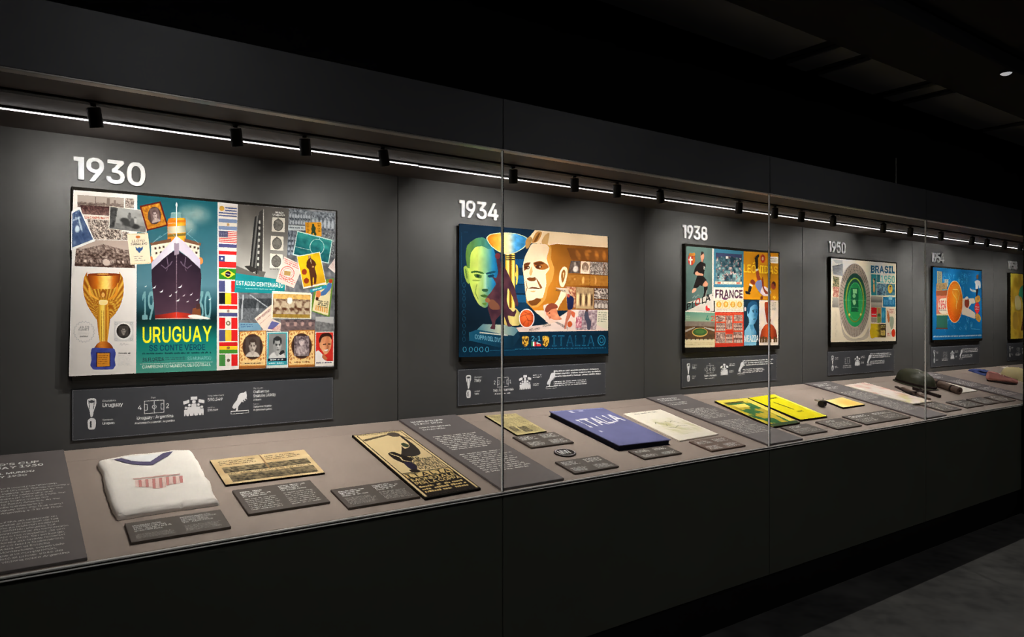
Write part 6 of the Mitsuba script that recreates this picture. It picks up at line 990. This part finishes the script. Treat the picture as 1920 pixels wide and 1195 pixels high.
k, A = sheet('magazine', 'plain bright yellow magazine, right of the pair', 'magazine', [(1403, 747), (1451, 740), (1551, 781), (1501, 788)], 0.012, 'dark_cloth', group='yellow magazines'); A.metres()
A.quad(inset(A.q, 0.0, 0.0, 1, 1), lambda u, v: mixc((246, 232, 24), (232, 210, 20), nz(u, v, 4, 5, 199)), (8, 10)); A.quad(inset(A.q, 0.5, 0.12, 0.85, 0.16), (120, 110, 16), (1, 1)); A.geom(LineString([inset(A.q, 0.42, 0.30, 1, 1)[0], inset(A.q, 0.50, 0.62, 1, 1)[0]]).buffer(0.007), (84, 78, 14)); A.quad(inset(A.q, 0.46, 0.70, 0.66, 0.74), (170, 160, 20), (1, 1)); A.quad(inset(A.q, 0.9, 0.02, 1.0, 1), (250, 240, 90), (1, 1)); A.build(k)
# whistle and yellow card
k = thing('whistle', 'small dark round whistle with pale mouthpiece beside the yellow card', 'whistle')
c0 = np.array(TABLE.at(1541.5, 759, 0.018)); put('body', TABLE(cyl([c0[0] - 0.020, c0[1], 0.0226], [c0[0] + 0.020, c0[1], 0.0226], 0.022, n=28)), 'dark_metal', k, smooth=40)
put('mouthpiece', TABLE(box(c0[0] - 0.016, c0[0] + 0.016, c0[1] + 0.008, c0[1] + 0.055, 0.030, 0.043, 0.003)), 'silver_metal', k, label='pale mouthpiece'); put('ring', TABLE(trimesh.creation.torus(0.008, 0.0015, major_sections=20, minor_sections=8, transform=trimesh.transformations.translation_matrix([c0[0], c0[1], 0.052]) @ trimesh.transformations.rotation_matrix(np.pi / 2, [1, 0, 0]))), 'silver_metal', k)
k, A = sheet('yellow_card', 'small yellow card on the deck left of the pinkish document', 'card', [(1548, 752), (1578.5, 745.5), (1621.5, 759), (1581, 765)], 0.012, 'board_edge'); A.metres(); A.quad(A.q, lambda u, v: mixc((244, 222, 150), (236, 196, 96), disc(u, v, 0.6, 0.6, 0.4, 0.4, 0.8)), (12, 10)); A.build(k)
# pinkish document on the text panel
k = thing('pink_document', 'long pinkish white document with faded red and yellow print', 'document'); q = [TABLE.at(*p, 0.018) for p in ((1583.6, 723), (1621.5, 717.7), (1748, 753), (1711.5, 758))]
put('board', TABLE(slab(q, 0.0106, 0.018, 0.0008)), 'white_paper', k); A = Art(TABLE, 0.0182, 'print').metres()
A.quad(q, lambda u, v: mixc((246, 226, 214), mixc((226, 140, 120), (206, 206, 90), step(0.5, 0.8, v)), np.clip((nz(u, v, 5, 9, 201) - 0.5) * 2.2, 0, 1)), (16, 36)); A.build(k)
# olive leather cap
def at_deck(px, py, h=0.0): return np.array(TABLE.at(px, py, h))
k = thing('leather_helmet', 'dark olive domed leather helmet behind the pinkish document', 'helmet')
cx, cs = 6.43, 0.665; n = 40; prof = [(0.0, 1.0), (0.35, 0.965), (0.62, 0.86), (0.82, 0.68), (0.93, 0.45), (0.98, 0.2), (1.0, 0.0)]
D = lathe([(r, z) for r, z in prof][::-1], n); D.vertices *= [0.105, 0.165, 0.118]; D.vertices[:, 1] += 0.15 * D.vertices[:, 2]; D.apply_translation([cx, cs, 0.016]); D.fix_normals(); put('crown', TABLE(D), 'olive_leather', k, smooth=True)
Br = lathe([(0.092, 0.0), (0.120, 0.0), (0.124, 0.004), (0.120, 0.008), (0.092, 0.010)], n); Br.vertices *= [1, 1.5, 1]; Br.apply_translation([cx, cs, 0.0006]); put('brim', TABLE(Br), 'olive_leather', k, smooth=40)
Bd = lathe([(0.107, 0.0085), (0.109, 0.0095), (0.109, 0.026), (0.104, 0.027)], n); Bd.vertices *= [1, 1.56, 1]; Bd.apply_translation([cx, cs, 0.0006]); put('band', TABLE(Bd), 'dark_cloth', k, smooth=40, label='dark band')
pts = [(cx + 0.03, cs + 0.15 * 0.118 * math.sin(t) * 0.95 + 0.164 * math.cos(t) * 0.95, 0.017 + 0.118 * math.sin(t) * 0.965) for t in np.linspace(0.12, np.pi - 0.12, 22)]
put('seam', TABLE(cat([cyl(p, r, 0.002, n=6) for p, r in zip(pts[:-1], pts[1:])])), 'front_metal', k, label='pale seam over the crown')
# dark stand with straps in front of the cap
k = thing('display_stand', 'low dark strap stand in front of the olive helmet', 'stand')
for i, (p, r) in enumerate((((1680, 727), (1722, 748)), ((1692, 730), (1742, 751)), ((1712, 731), (1762, 747)))):
    a_, b_ = at_deck(*p), at_deck(*r); d = b_ - a_; L = np.linalg.norm(d); M = box(0, L, -0.014, 0.014, 0.0005, 0.010 + 0.006 * i, 0.002); R = np.eye(4); R[:2, 0] = d / L; R[:2, 1] = [-d[1] / L, d[0] / L]; R[:2, 3] = a_; M.apply_transform(R); put('strap', TABLE(M), 'dark_cloth' if i != 1 else 'brown_leather', k)
a_, b_ = at_deck(1700, 742), at_deck(1752, 738); d = b_ - a_; L = np.linalg.norm(d); M = box(0, L, -0.012, 0.012, 0.0225, 0.028, 0.002); R = np.eye(4); R[:2, 0] = d / L; R[:2, 1] = [-d[1] / L, d[0] / L]; R[:2, 3] = a_; M.apply_transform(R); put('crossbar', TABLE(M), 'dark_cloth', k)
# brown leather roll
k = thing('leather_roll', 'brown leather roll lying beside the narrow white sheet', 'roll')
r = 0.030; a_, b_ = np.array([6.65, 0.63]), np.array([6.518, 0.350]); m_ = lathe([(0.010, 0.0), (r * 0.9, 0.0), (r, 0.003), (r, np.linalg.norm(b_ - a_) - 0.003), (r * 0.9, np.linalg.norm(b_ - a_)), (0.010, np.linalg.norm(b_ - a_)), (0.010, 0.0)], 28); m_.apply_transform(align([*a_, r + 0.0006], np.array([*(b_ - a_), 0.0]))); put('roll', TABLE(m_), 'brown_leather', k, smooth=40)
u_ = (b_ - a_) / np.linalg.norm(b_ - a_)
for f_ in (0.25, 0.75): p = a_ + (b_ - a_) * f_; m_ = cyl([*(p - u_ * 0.008), r + 0.0006], [*(p + u_ * 0.008), r + 0.0006], r + 0.0022, n=28); put('tie', TABLE(m_), 'dark_cloth', k, smooth=40)
# white sheet
k, A = sheet('white_sheet', 'narrow white sheet right of the brown leather roll', 'paper sheet', [(1747, 714), (1757, 713), (1832, 733), (1799, 738)], 0.008, 'white_paper'); A.metres(); A.bars(inset(A.q, 0.15, 0.1, 0.85, 0.3), 3, (206, 200, 186), 4, 0.5, 0.2, 0.2); A.build(k)
# blue pennant, shoe, cream cap, far sheet
k = thing('folded_cloth', 'small folded blue cloth at the back of the deck near the black pillar', 'cloth'); o_ = [(7.90, 0.70), (8.10, 0.70), (8.19, 0.86), (8.14, 0.90), (8.00, 0.90)]; m_, _t = soft(o_, 0.022, 0.03, 0.012, 61, 0.02); put('cloth', TABLE(m_), 'blue_cloth', k, smooth=50); put('fold', TABLE(slab([(7.93, 0.72), (8.08, 0.72), (8.12, 0.80), (7.97, 0.80)], 0.0300, 0.034, 0.001)), 'blue_cloth', k)
k = thing('leather_shoe', 'old pale reddish leather football shoe with pale laces near the black pillar', 'shoe')
def shoe_mesh(x0, s0, L, W, H, ang):
    import manifold3d as mf
    S = lambda x, y, z, r: mf.Manifold.sphere(r, 20).translate([x, y, z])
    hull = lambda *a: mf.Manifold.batch_hull(list(a))
    sole = hull(S(0.03, 0, 0.012, 0.010), S(L * 0.35, 0.02, 0.012, 0.010), S(L * 0.35, -0.02, 0.012, 0.010), S(L * 0.7, W * 0.45, 0.012, 0.010), S(L * 0.7, -W * 0.45, 0.012, 0.010), S(L - 0.02, 0.0, 0.012, 0.010))
    up = hull(S(0.035, 0, 0.04, 0.028), S(0.03, 0, H - 0.03, 0.024), S(L * 0.3, 0, H - 0.035, 0.026), S(L * 0.35, 0, 0.04, 0.03)) + hull(S(L * 0.3, 0, H - 0.04, 0.026), S(L * 0.35, 0, 0.04, 0.032), S(L * 0.7, 0.008, 0.035, 0.032), S(L * 0.7, -0.008, 0.035, 0.032)) + hull(S(L * 0.7, 0, 0.035, 0.033), S(L - 0.03, 0, 0.03, 0.022))
    out = []
    for m in (up.refine_to_length(0.012), sole):
        q = m.to_mesh(); t = trimesh.Trimesh(q.vert_properties[:, :3], q.tri_verts); t.apply_transform(trimesh.transformations.rotation_matrix(ang, [0, 0, 1])); t.apply_translation([x0, s0, -0.0014]); out.append(t)
    return out
up, so = shoe_mesh(7.60, 0.585, 0.30, 0.09, 0.105, math.radians(-42)); put('upper', TABLE(up), 'red_leather', k, smooth=40); put('sole', TABLE(so), 'dark_cloth', k, smooth=40)
for i in range(4):
    c0 = np.array([7.60, 0.585]) + np.array([math.cos(-0.733), math.sin(-0.733)]) * (0.12 + 0.022 * i); t_ = np.array([math.sin(0.733), math.cos(0.733)]) * 0.024; zz = 0.094 - 0.0085 * i; put('lace', TABLE(cyl([*(c0 - t_), zz - 0.012], [*(c0 + t_), zz - 0.012], 0.0045, n=8)), 'white_paper', k, smooth=40)
k = thing('cream_cap', 'cream cloth cap with dark visor, partly hidden by the black pillar', 'cap'); cx, cs = 8.20, 0.54
D = lathe([(1.0, 0.0), (1.02, 0.25), (0.95, 0.6), (0.75, 0.85), (0.4, 0.97), (0.0, 1.0)], 32); D.vertices *= [0.12, 0.13, 0.11]; D.apply_translation([cx, cs, 0.0006]); D.fix_normals(); put('crown', TABLE(D), 'cream_cloth', k, smooth=40)
V = lathe([(0.0, 0.0), (1.0, 0.0), (1.0, 0.10), (0.0, 0.12)], 32); V.vertices *= [0.10, 0.075, 0.10]; V.apply_translation([cx - 0.13, cs + 0.02, 0.0008]); put('visor', TABLE(V), 'dark_cloth', k, smooth=40, label='dark visor'); b_ = trimesh.creation.icosphere(2, 0.008); b_.apply_translation([cx, cs, 0.112]); put('button', TABLE(b_), 'cream_cloth', k, smooth=True)
k, A = sheet('far_document', 'long white document at the far right back of the deck', 'document', [(1875, 689), (1888, 688), (1917, 696), (1910, 698)], 0.010, 'white_paper'); A.metres(); A.bars(inset(A.q, 0.1, 0.1, 0.9, 0.8), 8, (206, 200, 186), 4, 0.4, 0.2, 0.2); A.build(k)
